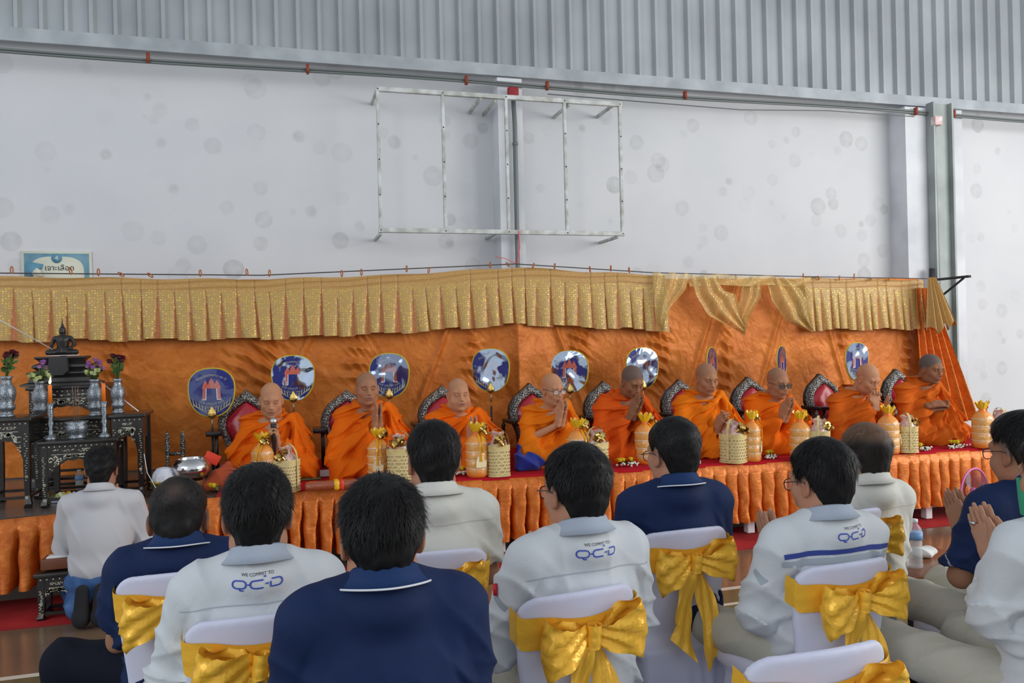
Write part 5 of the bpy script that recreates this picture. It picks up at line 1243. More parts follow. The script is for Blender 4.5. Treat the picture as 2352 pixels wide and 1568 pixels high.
def mk_basket(seed):
    rr = random.Random(seed); r0 = empty('bamboo_basket', (0, 0, 0), 0)
    def sq(w, r): c, s = math.cos(w), math.sin(w); return (r*abs(c)**.62*(1 if c > 0 else -1), r*abs(s)**.62*(1 if s > 0 else -1))
    o = MB(); P_ = []
    for (r, z) in ((.066, 0), (.069, .01), (.068, .19), (.062, .195), (.062, .165)): P_.append([(*sq(w, r), z) for w in np.linspace(0, 2*PI, 33)[:-1]])
    o.grid(P_, closed=True); o.F.append(tuple(range(32))); o.I.append(0); o.build('basket_body', mat('basket_inside', srgb(200, 170, 118), .7, var=srgb(176, 160, 105), varscale=18), r0)
    o = MB(); n = 20
    for d in (-1, 1):
        for k in range(n):
            A = []; B = []
            for j in range(12):
                w = 2*PI*k/n+d*j*.105; z = .012+.15*j/11; a = sq(w, .0705+.001*d); b = sq(w+.06, .0705+.001*d); A.append((*a, z)); B.append((*b, z))
            o.grid([A, B])
    for k in range(8):
        z = .016+.0205*k; A = [(*sq(w, .0722), z) for w in np.linspace(0, 2*PI, 33)]; o.grid([A, [(x, y, zz+.0055) for x, y, zz in A]])
    o.build('lattice', MSTR2, r0)
    o = MB(); A = [[(*sq(w, .0735), z) for w in np.linspace(0, 2*PI, 33)] for z in (.165, .18, .194, .2)]; o.grid(A); o.build('rim_band', MSTRAW, r0); o = MB(); o.grid([[(*sq(w, .0735), z) for w in np.linspace(0, 2*PI, 33)] for z in (-.0, .012)]); o.build('base_band', MSTRAW, r0)
    o = MB(); pts = [(.074*math.cos(w), 0, .18+.115*math.sin(w)**.8) for w in np.linspace(0.001, PI-.001, 17)]; pts = [(.075, 0, .02)]+pts+[(-.075, 0, .02)]
    o.grid([[(x, -.008, z) for x, y, z in pts], [(x, .008, z) for x, y, z in pts]]); o.grid([[(x*1.04, .008, z+.003) for x, y, z in pts], [(x*1.04, -.008, z+.003) for x, y, z in pts]]); o.build('handle', MSTRAW, r0)
    o = MB(); P_ = []
    for (r, z) in ((.058, .185), (.06, .205), (.045, .225), (.03, .24), (.036, .262), (.045, .275)): P_.append([(r*(1+.13*math.sin(5*w+z*90))*math.cos(w), r*(1+.13*math.sin(7*w+z*70))*math.sin(w), z+.006*math.sin(4*w)) for w in np.linspace(0, 2*PI, 25)[:-1]])
    o.grid(P_, closed=True); o.build('plastic_wrap', MWRAP, r0)
    o = MB(); bow(o, (0, -.045, .215), .06, rr, 12); o.build('gold_bow', MGOLDB, r0); return r0
bsk = [mk_basket(1), mk_basket(2)]; used = [False, False]
for i, (px, ytop, ybot, desc) in enumerate(((660, 1018, 1127, 'leftmost one at the stage edge before the oldest monk'), (919, 990, 1105, 'with large gold bows, behind the cream shirt person'), (1145, 985, 1091, 'with fine hexagonal weave before the plump old monk'), (1370, 980, 1085, 'mostly hidden, right of the thin monk with glasses'), (1685, 962, 1060, 'widest one beside the slim orange pack'), (1882, 955, 1055, 'before the monk in tinted glasses, lower part hidden'), (2084, 948, 1037, 'narrow one before the rightmost monk'), (2297, 936, 1022, 'last one at the right end of the stage, half hidden'))):
    k = i % 2; p = at(px, ybot, Z=SZ+.01) if i < 7 else Vector((5.60, 5.45, SZ+.01)); o = bsk[k] if not used[k] else copy_tree(bsk[k]); used[k] = True
    if i == 7: p.x = at(px, 1000, Y=5.45).x
    zt = at(px, ytop, Y=p.y).z; s = (zt-SZ-.01)/.295; o.location = p; o.scale = (s*(1.18 if i == 4 else 1),)*2+(s,); o.rotation_euler.z = -.6+.3*i
    tag(o, 'pale bamboo basket, '+desc, 'basket', 'bamboo baskets on the stage')
def posy(px, py, label, seed, n=3, spread=.06, white=True):
    rr = random.Random(seed); p = at(px, py, Z=SZ+.011); r0 = empty('flower_offering', p, 0, label, 'flowers', 'yellow flower offerings on the stage')
    if white:
        o = MB()
        for k in range(26): o.ball((rr.uniform(-spread, spread), rr.uniform(-.05, -.01), rr.uniform(.006, .03)), rr.uniform(.006, .009), 6, 4)
        tag(o.build('white_buds', mat('bud_white', srgb(222, 228, 215), .5), r0), kind='stuff')
    o = MB()
    for k in range(8):
        w = rr.uniform(-1, 1); a = Vector((w*spread, rr.uniform(-.02, .03), .008)); d = Vector((rr.uniform(-1, 1), rr.uniform(-1, .6), .25)).normalized()*.06; s = d.cross(Vector((0, 0, 1))).normalized()*.014
        o.add([a, a+d*.5+s, a+d, a+d*.5-s], [(0, 1, 2, 3)])
    o.build('leaves', MLEAF, r0)
    for k in range(n): o = MB(); blossom(o, (rr.uniform(-spread, spread)*.7, rr.uniform(-.01, .03), .045), .032, rr, 12); o.build('blossom', mat('petal_bright', srgb(232, 205, 40), .5), r0)
posy(492, 1130, 'yellow blossom with green leaves at the stage edge near the rust cloth bag', 1, 2, .05, False)
posy(1056, 1090, 'two yellow blossoms on white buds left of the third orange pack', 2, 2)
posy(1438, 1070, 'large spray of yellow blossoms and white buds before the young monk', 3, 6, .09)
posy(1592, 1064, 'small yellow posy with white buds right of the man in navy with glasses', 4, 2, .04)
posy(1766, 1052, 'yellow posy with white buds right of the slim orange pack', 5, 3, .045)
posy(2120, 1034, 'yellow posy with white buds right of the narrow basket', 6, 3, .045)
posy(2195, 1028, 'wide spray of yellow and white flowers before the rightmost monk', 7, 4, .10)
# small stuff
p = at(1215, 1078, Z=SZ+.011); f = Fld((-.16, -.1, -.01), (.16, .12, .22), .006); f.ell((0, 0, .05), (.11, .07, .07), .02); f.cap((-.06, .02, .06), (-.07, .03, .17), .04, .012, k=.03); f.cap((.05, 0, .05), (.12, -.02, .03), .04, .02, k=.02)
g = f.grid(); f.D = f.D-.022*ridge(*g, 40, 8, (.6, .2, .8))+.008; f.box((0, 0, -.05), (.3, .3, .05), .002, .003, cut=True); V, Fq = f.mesh(); tag(mesh('cloth_bag', V, Fq, mat('blue_cloth', srgb(22, 48, 150), .6, sheen=.2), loc=p), 'royal blue cloth bag lying beside the thin monk with glasses', 'bag')
p = at(1265, 1080, Z=SZ+.011)
p = at(762, 1112, Z=SZ+.045); r0 = empty('wrapped_roll', (p.x, p.y, SZ+.012), .0, 'long brown plastic wrapped roll with a yellow and red band at the stage edge', 'package')
o = MB(); o.bbox((0, 0, .03), (.17, .05, .03), .026); o.build('roll', mat('brown_wrap', srgb(150, 72, 40), .2, coat=.8, bump=(30, .6, 'noise', .01, 2)), r0)
o = MB(); o.bbox((.03, 0, .031), (.022, .0535, .033), .026); o.build('yellow_band', mat('band_yellow', srgb(235, 180, 30), .4), r0); o = MB(); o.bbox((.062, 0, .031), (.016, .0535, .033), .015); o.build('red_band', mat('band_red', srgb(220, 60, 30), .4), r0)
p = at(748, 1096, Z=SZ+.011); o = MB(); o.bbox((0, 0, .022), (.04, .03, .022), .004); tag(o.build('white_box', MWHP, loc=(p.x, p.y+.06, p.z)), 'small white box right of the oldest monk', 'box')
p = at(712, 1100, Z=SZ+.011); o = MB(); o.bbox((0, 0, .006), (.075, .05, .006), .005); tag(o.build('mat_board', mat('woven_mat', srgb(105, 95, 50), .8, var=srgb(70, 80, 40), varscale=90), loc=(p.x, p.y, p.z)), 'small woven green mat at the stage edge right of the first basket', 'mat')
bottle(Vector((at(724, 1080, Y=5.98).x, 5.98, SZ+.012)), .16, 'small water bottle between the first and second monks')
for (px, py, w_, d_) in ((1620, 1047, .2, 'dark red cushion and tray left of the widest basket'), (1800, 1036, .16, 'dark red tray between yellow posy and orange pack before the tinted glasses monk')):
    p = at(px, py, Z=SZ+.011); r0 = empty('offering_tray', p, 0, d_, 'tray'); o = MB(); o.bbox((0, 0, .012), (w_/2, .07, .012), .01); o.build('cushion', mat('maroon', srgb(120, 18, 40), .7), r0); o = MB(); o.bbox((0, .01, .036), (w_/2*.9, .05, .009), .008); o.build('folded_cloth', mat('brown_cloth', srgb(140, 80, 50), .7), r0)
# ================================================================ CHAIRS FOR THE AUDIENCE
MCOV = mat('chair_cover', srgb(208, 210, 230), .6, spec=.3); MSASH = mat('gold_satin', srgb(250, 192, 62), .3, .22, bump=(14, .4, 'noise', .012, 1.0))
CT, CB = .835, .40
def yb(Z): return -.165-.055*(Z-.45)/.38
def hw_(Z): return .150+.028*smooth(.45, .80, Z)
def mk_chaircover():
    r0 = empty('banquet_chair', (0, 0, 0), 0)
    f = Fld((-.27, -.32, -.005), (.27, .30, .86), .0075); X, Y, Z = f.grid()
    rad = .055; hh = (CT-CB)/2; zc = (CT+CB)/2-.0*X; top = .012*np.cos(np.clip(X/.17, -1, 1)*PI/2)
    qx = np.abs(X)-(hw_(Z)-rad); qz = np.abs(Z-zc-top*.5)-(hh+top*.5-rad)
    d2 = np.sqrt(np.maximum(qx, 0)**2+np.maximum(qz, 0)**2)+np.minimum(np.maximum(qx, qz), 0)-rad
    dy = np.abs(Y-yb(Z)-1.5*X*X-.006)-.011; a, b = d2+.010, dy+.008
    f.D = (np.sqrt(np.maximum(a, 0)**2+np.maximum(b, 0)**2)+np.minimum(np.maximum(a, b), 0)-.010).astype(np.float32)
    f.box((0, .03, .435), (.185, .215, .035), .03, .03)
    # cover falling to the floor
    g = Z < .43
    ph = np.arctan2(Y-.02, X+1e-6)
    t = np.clip((.43-Z)/.43, 0, 1); ex = .17+.035*t; ey = .20+.04*t
    q = np.maximum(np.abs(X)-ex+.03, 0)**2+np.maximum(np.abs(Y-.005)-ey+.03, 0)**2
    d = np.sqrt(q)-.03+.010*t*np.sin(ph*22+3*np.sin(ph*5))+.008*t*np.sin(ph*9+1); d = np.maximum(d, Z-.43); d = np.maximum(d, .004-Z)
    h = np.clip(.5+.5*(f.D-d)/.02, 0, 1); f.D = (f.D*(1-h)+d*h-.02*h*(1-h)).astype(np.float32)
    V, Fq = f.mesh(); mesh('chair_cover', V, Fq, MCOV, r0)
    # sash around the backrest
    n = 44; P_ = []
    for j in range(7):
        t = j/6; row = []
        for i in range(n):
            u = -1+2*i/(n-1); zc_ = .740+.022*u*u-.004*math.cos(u*9); z = zc_+.044-.088*t; w = float(hw_(z))+.004; x = w*math.sin(min(1, abs(u)/.9)*PI/2)**.9*(1 if u > 0 else -1)
            y = float(yb(z))+1.5*x*x-.012+.0015*math.sin(t*14+u*4)+(.045*max(0, (abs(u)-.9)/.1) if abs(u) > .9 else 0); row.append((x, y-.0, z))
        P_.append(row)
    o = MB(); o.grid(P_); sash = o.build('sash', MSASH, r0)
    rr = np.random.default_rng(4)
    yk = float(yb(.735))-.03
    for s in (-1, 1):
        P_ = []; m_ = 34; k_ = 13; L_ = .138 if s < 0 else .145
        for j in range(k_):
            t = -1+2*j/(k_-1); row = []
            for i in range(m_):
                a = 2*PI*i/(m_-1); u = (1-math.cos(a))/2; wdt = .020+.052*u**.8+(.006*math.sin(a*3+s))
                x = s*(.012+L_*u*(1-.12*t*t)); y = yk-.006-.040*math.sin(a)*(.35+.9*u)-.012*u; z = .737+t*wdt+.018*u*u*(-1 if s < 0 else .6)-.025*u*(1-u)
                cr2 = .006*math.sin(7*t+4*a+s)+.004*math.sin(13*t-3*a+2*s)*u+.002*math.sin(23*t*u+9*a)
                row.append((x+cr2*.4, y+cr2, z+cr2*.5))
            P_.append(row)
        o = MB(); o.grid(P_); o.build('bow_loop', MSASH, sash)
    P_ = []
    for i in range(12):
        a = 2*PI*i/11; P_.append([(.020*math.cos(a)+.001*k, yk-.012-.020*math.sin(a)+.002*math.sin(k*2.2), .737-.030+.06*k/7+.0*i) for k in range(8)])
    o = MB(); o.grid(P_); o.build('knot', MSASH, sash)
    for s, L_ in ((-1, .26), (1, .30)):
        P_ = []
        for j in range(26):
            t = j/25; row = []; wd_ = .017+.030*t**.6; z = .715-L_*t
            for i in range(9):
                q = -1+2*i/8; x = s*(.016+.045*t**.7)+q*wd_*(1-.25*math.sin(7*t+s)**2); y = yk-.010+.012*math.sin(5*t+s)+.010*q*math.sin(6*t+s*2)+.004*math.sin(q*7+9*t)-.012*t
                row.append((x, y, z+(.03*q*t*s if j > 18 else 0)+.012*q*t*s))
            P_.append(row)
        o = MB(); o.grid(P_); o.build('bow_tail', MSASH, sash)
    return r0
cc0 = mk_chaircover(); CCUSED = [False]
def place_chair(x, y, rz, label, flip=False, sc=1.0):
    o = cc0 if not CCUSED[0] else copy_tree(cc0); CCUSED[0] = True
    o.location = (x, y, .0); o.rotation_euler.z = rz; o.scale = (sc, 1, 1)
    return tag(o, label, 'chair', 'white covered chairs of the audience')
# ================================================================ AUDIENCE
MQCD = mat('work_shirt', srgb(204, 209, 213), .8, bump=(500, .3), bump2=(14, .3, 'noise', .01, 1), spec=.2); MQCC = mat('work_collar', srgb(166, 176, 190), .8, bump=(500, .3), spec=.2)
MNAVY = mat('navy_polo', srgb(24, 42, 82), .75, bump=(700, .4), bump2=(10, .3, 'noise', .01, 1), spec=.25, var=srgb(20, 36, 72), varscale=5); MNAVC = mat('navy_collar', srgb(28, 52, 96), .75, bump=(300, .5), spec=.25)
MPIPE_W = mat('white_piping', srgb(215, 218, 225), .6); MCREAM = mat('cream_shirt', srgb(208, 208, 200), .8, bump=(400, .3), bump2=(14, .3, 'noise', .01, 1), spec=.2)
MKHAKI = mat('khaki_trousers', srgb(186, 184, 172), .85, bump=(500, .3), bump2=(12, .4, 'noise', .01, 1.5), spec=.15); MDKT = mat('dark_trousers', srgb(24, 26, 38), .85, spec=.15); MSHOE = mat('black_shoe', (.015, .015, .016), .35)
MBLUE = mat('logo_blue', srgb(52, 76, 176), .6); MINK = mat('logo_ink', srgb(45, 45, 50), .6); MSEAM = mat('seam_grey', srgb(165, 174, 184), .85); MGREY = mat('reflective_grey', srgb(158, 168, 176), .6)
SKA = (.42, .22, .14); SKB = (.33, .165, .10)
def logo(bv, parent, z0, x0=0.0, k=1.0):
    def arc(cx, cz, r, a0, a1, n=8): return [(cx+r*math.cos(math.radians(a0+(a1-a0)*i/n)), cz+r*math.sin(math.radians(a0+(a1-a0)*i/n))) for i in range(n+1)]
    h = .0085
    Q = arc(-.046, 0, h, 90, 270)+arc(-.034, 0, h, -90, 90)+[(-.046, h)]
    Cc = [(.012, h)]+arc(-.008, 0, h, 90, 270)+[(.012, -h)]
    Dd = [(.030, h)]+arc(.044, 0, h, 90, -90)+[(.0275, -h), (.0275, h*.4)]
    strokes = [(Q, .0036), (Cc, .0036), (Dd, .0036), ([(-.0225, 0), (-.0175, 0)], .0036), ([(.0165, 0), (.0225, 0)], .0036), ([(-.041, -h), (-.038, -.0135), (-.031, -.0135)], .0034), ([(.0135, .0155), (.0175, .0155)], .0042)]
    for i, (st, w) in enumerate(strokes):
        path = [(x0+a*k*1.12, -.5, z0+b*k*1.12) for a, b in st]
        rows = ribbon(bv, path, w*k, off=.0022, n=3, step=.004)
        o = MB(); o.grid(rows); o.build('logo_stroke', MBLUE, parent)
    V, Fc = text_tris('WE COMMIT TO', .0105*k); P_ = project(bv, [(x0+a*1.0, -.5, z0+.0235*k+b) for a, b, c in V], off=.0022); mesh('lettering', P_, Fc, MINK, parent, smooth=False)
def collar(parent, m_, nz, ny, h=.038, r=.062, stripe=None, flare=.032, droop=.05, tilt=.3):
    P_ = []; n = 48; A = np.linspace(-PI*.86, PI*.86, n); lay = []
    for j, (rr_, dz) in enumerate(((r-.004, -.012), (r-.003, h-.006), (r+.001, h), (r+.006, h-.004), (r+.012, h*.5), (r+flare, -.002), (r+flare-.004, -.004))):
        row = []
        for a in A:
            fr = (1-math.cos(a))/2       # 0 at the back, 1 at the throat
            row.append((math.sin(a)*rr_*1.02, ny-math.cos(a)*rr_+.015*fr, nz+dz-droop*fr**1.3+(0.0)))
        P_.append(row)
    o = MB(); o.grid(P_); c = o.build('collar', m_, parent)
    if stripe:
        o = MB(); o.tube([(x*1.01, y-.002*math.cos(a)*1, z+.001) for (x, y, z), a in zip(P_[5], A)], .0024, 6); o.build('collar_piping', stripe, c)
    return c
def sitter(px, py, s, label, shirt, trousers, hair, yaw=0.0, hp=.12, hy=0.0, hr=0.0, sleeve='long', b=1.0, skin=SKA, seed=1, hands_=True, knees=None, vox=.0075, hpos=None, specs=None, collar_m=None, stripe=None, w=1.0, wai_dir=(0, .42, 1), elz=-.42, elx=.245, lean=.0, face=None, hv=.0036, foldamp=1.0, wrh=-.33, hfy=.22, hoff=.012, hsc=.93):
    p = at(px, py, d=F/s); hz = p.z; rot = Matrix.Rotation(yaw, 3, 'Z'); root = p-rot @ Vector((0, lean, 0)); root.z = 0
    P = Person(root, yaw, label); hc = (0, lean, hz)
    Mh = rotm(hc, hy, hp, hr)
    P.skin(head_parts(w=w, skin=skin, necklen=.03, neckr=.046, brow=.8, v=hv, neckf=-.03+.17*math.sin(hp), **(face or {})), Mh); hz += hoff
    HP = hpos or (0, hfy, hz+wrh)
    if hands_: P.skin(hands('wai', skin, v=hv, sc=hsc), frame(HP, wai_dir, (0, 1, -.3)))
    el = [(q*elx*b, .07+lean*.5, hz+elz) for q in (-1, 1)]; wr = [(q*.028+HP[0], HP[1]-.012, HP[2]-.03) for q in (-1, 1)]
    shj = [(q*.168*b, .0+lean*.7, hz-.19) for q in (-1, 1)]
    def arms(f):
        for i in (0, 1): f.cap(shj[i], el[i], .043, .038, .02); f.cap(el[i], wr[i], .036, .022, .02)
        f.cap((0, 0, .6), (0, 0, hz-.26), .07, .07, .03)
    P.limb(arms, (-.4, -.2, .5), (.4, .45, hz), skin, .009); P.done()
    def body(f):
        f.ell((0, .03, .50), (.172*b, .135, .11), .04); f.ell((0, .01, .62), (.162*b, .125*b, .17), .05); f.ell((0, .0+lean*.5, hz-.31), (.176*b, .122*b, .17), .05)
        f.ell((0, -.036+lean, hz-.158), (.092, .082, .07), .03); f.cap((-.14*b, lean*.7, hz-.19), (.14*b, lean*.7, hz-.19), .07, k=.04)
        for i, q in enumerate((-1, 1)):
            f.cap((0, -.018+lean, hz-.118), (q*.13*b, -.005+lean*.7, hz-.165), .050, .054, k=.03)
            a = np.array(shj[i]); e_ = np.array(el[i]); w_ = np.array(wr[i])
            if sleeve == 'long': f.cap(a, e_, .063, .056, .03); f.cap(e_, e_+(w_-e_)*.86, .056, .039, .03)
            else: f.cap(a, a+(e_-a)*.80, .062, .062, .03)
        if sleeve != 'long':
            for i in (0, 1):
                a = np.array(shj[i]); e_ = np.array(el[i]); d_ = (e_-a)/np.linalg.norm(e_-a); c_ = a+(e_-a)*.80+d_*.03
                f.cap(c_, c_+d_*.12, .075, .08, k=.004, cut=True)
    fr = rng.random()
    def disp(X, Y, Z):
        up_ = smooth(hz-.10, hz-.28, Z); side_ = smooth(.06, .17, np.abs(X))
        sg = np.sign(X)
        d = .013*up_*side_*ridge(X, Y, Z, 34, seed, (.75, .2, .75))**2+.010*smooth(hz-.25, hz-.36, Z)*ridge(np.abs(X), Y, Z, 30, seed+1, (.55, .2, .8), .9)**2
        d = d+.010*np.exp(-((np.abs(X)-.145)/.035)**2)*smooth(hz-.17, hz-.26, Z)*np.abs(np.sin(60*(np.abs(X)-.1)+25*Z+2*wob(X, Y, Z, 8, seed)))+.005*ridge(X, Y, Z, 20, seed+8, (.9, .1, .3), 1.0)**3
        an = .014*ridge(X, Y, Z, 38, seed+4, (.3, .1, .9), .8)**2*np.exp(-((Z-(hz-.42))/.10)**2)*side_
        return foldamp*(d+an)+.005*wob(X, Y, Z, 11, seed+2)*up_-.002
    f = Fld((-.42, -.24, .42), (.42, .42, hz-.05), vox); body(f); f.D = (f.D-disp(*f.grid())).astype(np.float32); V, Fq = f.mesh()
    so = mesh('shirt', V, Fq, shirt, P.root); bv = BVHTree.FromPolygons([tuple(v) for v in V], [tuple(q) for q in Fq.tolist()])
    collar(so, collar_m or shirt, hz-.100, -.026+lean, stripe=stripe, flare=.032)
    kn = knees or [(-.15, .40, .50), (.15, .40, .50)]
    def legs(f):
        f.ell((0, .05, .50), (.17*b, .13, .10), .03)
        for i, q in enumerate((-1, 1)):
            f.cap((q*.09, .06, .50), kn[i], .085, .066, .04); ft = (kn[i][0]+q*.01, kn[i][1]+.02, .10); f.cap(kn[i], ft, .066, .062, .03); f.cap(ft, (ft[0], ft[1], .06), .064, .07, .02)
    cloth(P.root, 'trousers', trousers, legs, (-.5, -.14, -.0), (.45, .62, .64), .0095, lambda X, Y, Z: .008*ridge(X, Y, Z, 30, seed+7, (.5, .6, .5), .9)**2*smooth(-.05, .2, Y))
    for i in (0, 1):
        f = Fld((-.09, -.12, 0), (.09, .22, .14), .008); f.ell((0, .04, .035), (.045, .13, .045), .01); f.ell((0, -.02, .06), (.04, .06, .05), .02); f.box((0, 0, -.03), (.2, .3, .03), .002, .002, cut=True); V, Fq = f.mesh()
        mesh('shoe', V+np.array((kn[i][0]+(-.01, .01)[i], kn[i][1]+.02, .006)), Fq, MSHOE, P.root)
    if hair:
        V, Fq, SV, SF = hair_parts(**{'w': w, 'seed': seed, **hair.get('kw', {})})
        allV = np.concatenate([V, SV]) if len(SV) else V; allF = np.concatenate([Fq, SF+len(V)]) if len(SV) else Fq
        cf = hair.get('col'); C = cf(allV) if cf else None
        mesh('hair', xf(allV, Mh), allF, hair.get('mat', MHAIR), P.root, colr=C)
    if specs: glasses(P.root, Mh, w)
    return P, so, bv, hz-hoff, Mh
def crown_col(V):
    x, y, z = V.T; m = (np.exp(-((x+.005)/.035)**2-((z-.085)/.03)**2)*smooth(-.02, -.05, y)*np.clip(.6+.9*wob(x, y, z, 70, 3), 0, 1)*.8)[:, None]; return np.array((.009, .008, .008))*(1-m)+np.array((.085, .06, .05))*m
# --- row nearest the stage
A = sitter(410, 1196, 740, 'person in dark navy polo with thinning cropped hair, seated left in front of the altar', MNAVY, MDKT, dict(kw=dict(th=.010, n=2600, long=.016, v=.0045, lift=.002, seed=2), mat=MHAIRG, col=lambda V: crown_col(V)), sleeve='short', skin=SKB, seed=21, collar_m=MNAVC, stripe=MPIPE_W, b=.93, w=1.02, knees=[(-.36, .16, .52), (.15, .44, .50)], hp=.30, elx=.20, face=dict(stub=.6), hoff=.05)
D = sitter(996, 1060, 690, 'person in cream shirt with full black hair in the front row, palms together', MCREAM, MKHAKI, dict(kw=dict(th=.014, n=3600, long=.036)), sleeve='short', seed=22, b=.97, foldamp=.6, hy=.04, elx=.20, face=dict(stub=.5))
Fp = sitter(1548, 1043, 640, 'person in navy polo wearing glasses in the front row before the bowing monk', MNAVY, MDKT, dict(kw=dict(th=.011, n=3200, long=.022)), sleeve='short', seed=23, collar_m=MNAVC, stripe=MPIPE_W, b=.99, w=1.04, foldamp=.6, hy=.22, specs=1, elx=.19, face=dict(stub=.6))
def baldcol(V): 
    x, y, z = V.T; m = (smooth(.035, .085, z+.015*wob(x, y, z, 50, 2))*.9)[:, None]; return np.array((.020, .016, .014))*(1-m)+np.array((.15, .085, .055))*m
H = sitter(1987, 1045, 590, 'balding person in cream shirt seated in the front row at the right', MCREAM, MKHAKI, dict(kw=dict(th=.013, n=1900, long=.045, nape=-.085, thin=lambda X, Y, Z: .009*smooth(.04, .08, Z), sw=.0008), mat=MHAIRG, col=baldcol), sleeve='short', seed=24, b=.90, foldamp=.6, w=1.03, skin=SKB, elx=.16, face=dict(stub=.5))
# --- middle row
B = sitter(592, 1187, 880, 'person in pale work shirt lettered across the shoulders, lower left, short tousled black hair', MQCD, MKHAKI, dict(kw=dict(th=.015, n=5200, long=.038, wild=1.5, v=.0045)), seed=25, collar_m=MQCC, b=.96, hp=.05, vox=.006, elx=.225, face=dict(stub=.5))
E = sitter(1325, 1129, 823, 'person in pale work shirt with black rimmed glasses and neat black hair, centre', MQCD, MKHAKI, dict(kw=dict(th=.0135, n=5200, long=.036, v=.0045, wild=.7)), seed=26, collar_m=MQCC, b=.96, yaw=.14, hy=.12, specs=1, vox=.006, elx=.225, hp=.1, face=dict(stub=.45), knees=[(-.2, .44, .50), (.15, .44, .5)])
G = sitter(1888, 1107, 735, 'person in pale work shirt with blue and grey back stripes, slim glasses and praying hands', MQCD, MKHAKI, dict(kw=dict(th=.015, n=4600, long=.036, v=.0045, wild=.7)), seed=27, collar_m=MQCC, b=.95, hy=.2, specs=1, vox=.007, hp=.16, knees=[(-.22, .42, .50), (.12, .46, .50)], elx=.20, w=.97, face=dict(stub=.45), hfy=.26, wrh=-.31)
I = sitter(2350, 1040, 690, 'person in navy polo with undercut hair and glasses at the right edge, praying', MNAVY, MKHAKI, dict(kw=dict(th=.018, n=4200, long=.036, nape=-.02, side=.03, v=.0045, wild=.5)), sleeve='short', seed=28, collar_m=MNAVC, stripe=None, b=1.0, w=1.02, hy=.06, specs=1, skin=SKB, hp=.1, wrh=-.32, hfy=.25, hsc=.86, elx=.20, face=dict(stub=.75, chub=.8), knees=[(-.16, .50, .52), (.14, .48, .5)])
# --- last row
P3 = sitter(878, 1236, 1090, 'person in plain navy polo seen from behind, largest in the picture, lower centre', MNAVY, MDKT, dict(kw=dict(th=.013, n=7500, long=.040, wild=1.2, v=.004, crown=(.005, -.05, .11))), sleeve='short', seed=29, collar_m=MNAVC, stripe=MPIPE_W, b=.97, w=1.0, hp=.08, vox=.0055, skin=SKA, foldamp=.6, elx=.195, hoff=.03, face=dict(stub=.45))
J = sitter(2438, 1098, 850, 'person in pale work shirt wearing a green face mask at the right edge', MQCD, MKHAKI, dict(kw=dict(th=.018, n=4200, long=.036, v=.0045)), seed=30, collar_m=MQCC, b=.94, hy=.05, vox=.0065, wrh=-.27, hfy=.22, hsc=.86, elx=.17, elz=-.38, knees=[(-.2, .48, .52), (.14, .46, .5)], hp=.1)
for T, z_, k_, x_ in ((B, -.142, 1.0, -.0), (E, -.144, .98, .0), (G, -.144, 1.02, .03)): logo(T[2], T[1], T[3]+z_, x_, k_)
# seams and stripes
def band(T, z, w, m_, name, x0=-.19, x1=.19, sag=.0, off=.0035, zf=None):
    o = MB(); o.grid(ribbon(T[2], [(x0+(x1-x0)*i/20, -.5, z+sag*((x0+(x1-x0)*i/20)/.19)**2) for i in range(21)], w, off=off, n=4)); return o.build(name, m_, T[1])
for T in (B, E): band(T, T[3]-.195, .0022, MSEAM, 'yoke_seam', sag=-.012)
band(D, D[3]-.19, .0018, mat('seam_cream', srgb(190, 190, 182), .8), 'yoke_seam'); band(H, H[3]-.19, .0018, mat('seam_cream'), 'yoke_seam')
band(G, G[3]-.190, .015, MBLUE if False else mat('stripe_blue', srgb(48, 66, 140), .7), 'blue_stripe', sag=-.01); band(G, G[3]-.214, .018, MGREY, 'grey_stripe', sag=-.01)
# sleeve details: grey pocket flap and red pen on the left sleeve of the centre shirt
for T, pen in ((E, 1), (G, 0)):
    hz = T[3]; path = [(-.6, .0+.008*k, hz-.275+.006*k) for k in range(-2, 4)]
    o = MB(); o.grid(ribbon(T[2], path, .016, d=(1, 0, 0), off=.0025, n=4)); o.build('pocket_flap', MGREY, T[1])
    if pen:
        q = project(T[2], [(-.6, .015, hz-.255), (-.6, .018, hz-.225)], d=(1, 0, 0), off=.006); o = MB(); o.tube([q[0], q[1]], .006, 8); tag(o.build('pen', mat('red_pen', srgb(200, 30, 45), .35), T[1]))
for T in (A, I):
    V, Fc = text_tris('Laboratory', .0125); c, s_ = math.cos(.75), math.sin(.75); hz = T[3]
    P_ = project(T[2], [(-.6, .055-(a*c+b*s_), hz-.345-a*s_+b*c) for a, b, _ in V], d=(1, 0, 0), off=.003); mesh('sleeve_lettering', P_, Fc, MPIPE_W, T[1], smooth=False)
# glare free details for the masked person
M_ = J[4]; o = MB(); P_ = []
for j in range(8):
    t = j/7; P_.append([tuple(M_ @ Vector((.078*math.sin(a)*(1-.1*abs(t-.5)), .018+.092*math.cos(a)+.016*math.exp(-(a/.5)**2), -.005-.10*t+.004*math.sin(j*3)))) for a in np.linspace(-1.25, 1.25, 20)])
o.grid(P_); mk_ = o.build('face_mask', mat('mask_green', srgb(40, 160, 120), .7), J[0].root)
o = MB(); 
for s_ in (-1, 1): o.tube([tuple(M_ @ Vector(v)) for v in ((s_*.074, .045, -.015), (s_*.088, -.005, .03), (s_*.09, -.018, .0), (s_*.08, .0, -.06), (s_*.07, .045, -.08))], .0022, 6)
o.build('mask_loop', MPIPE_W, mk_)
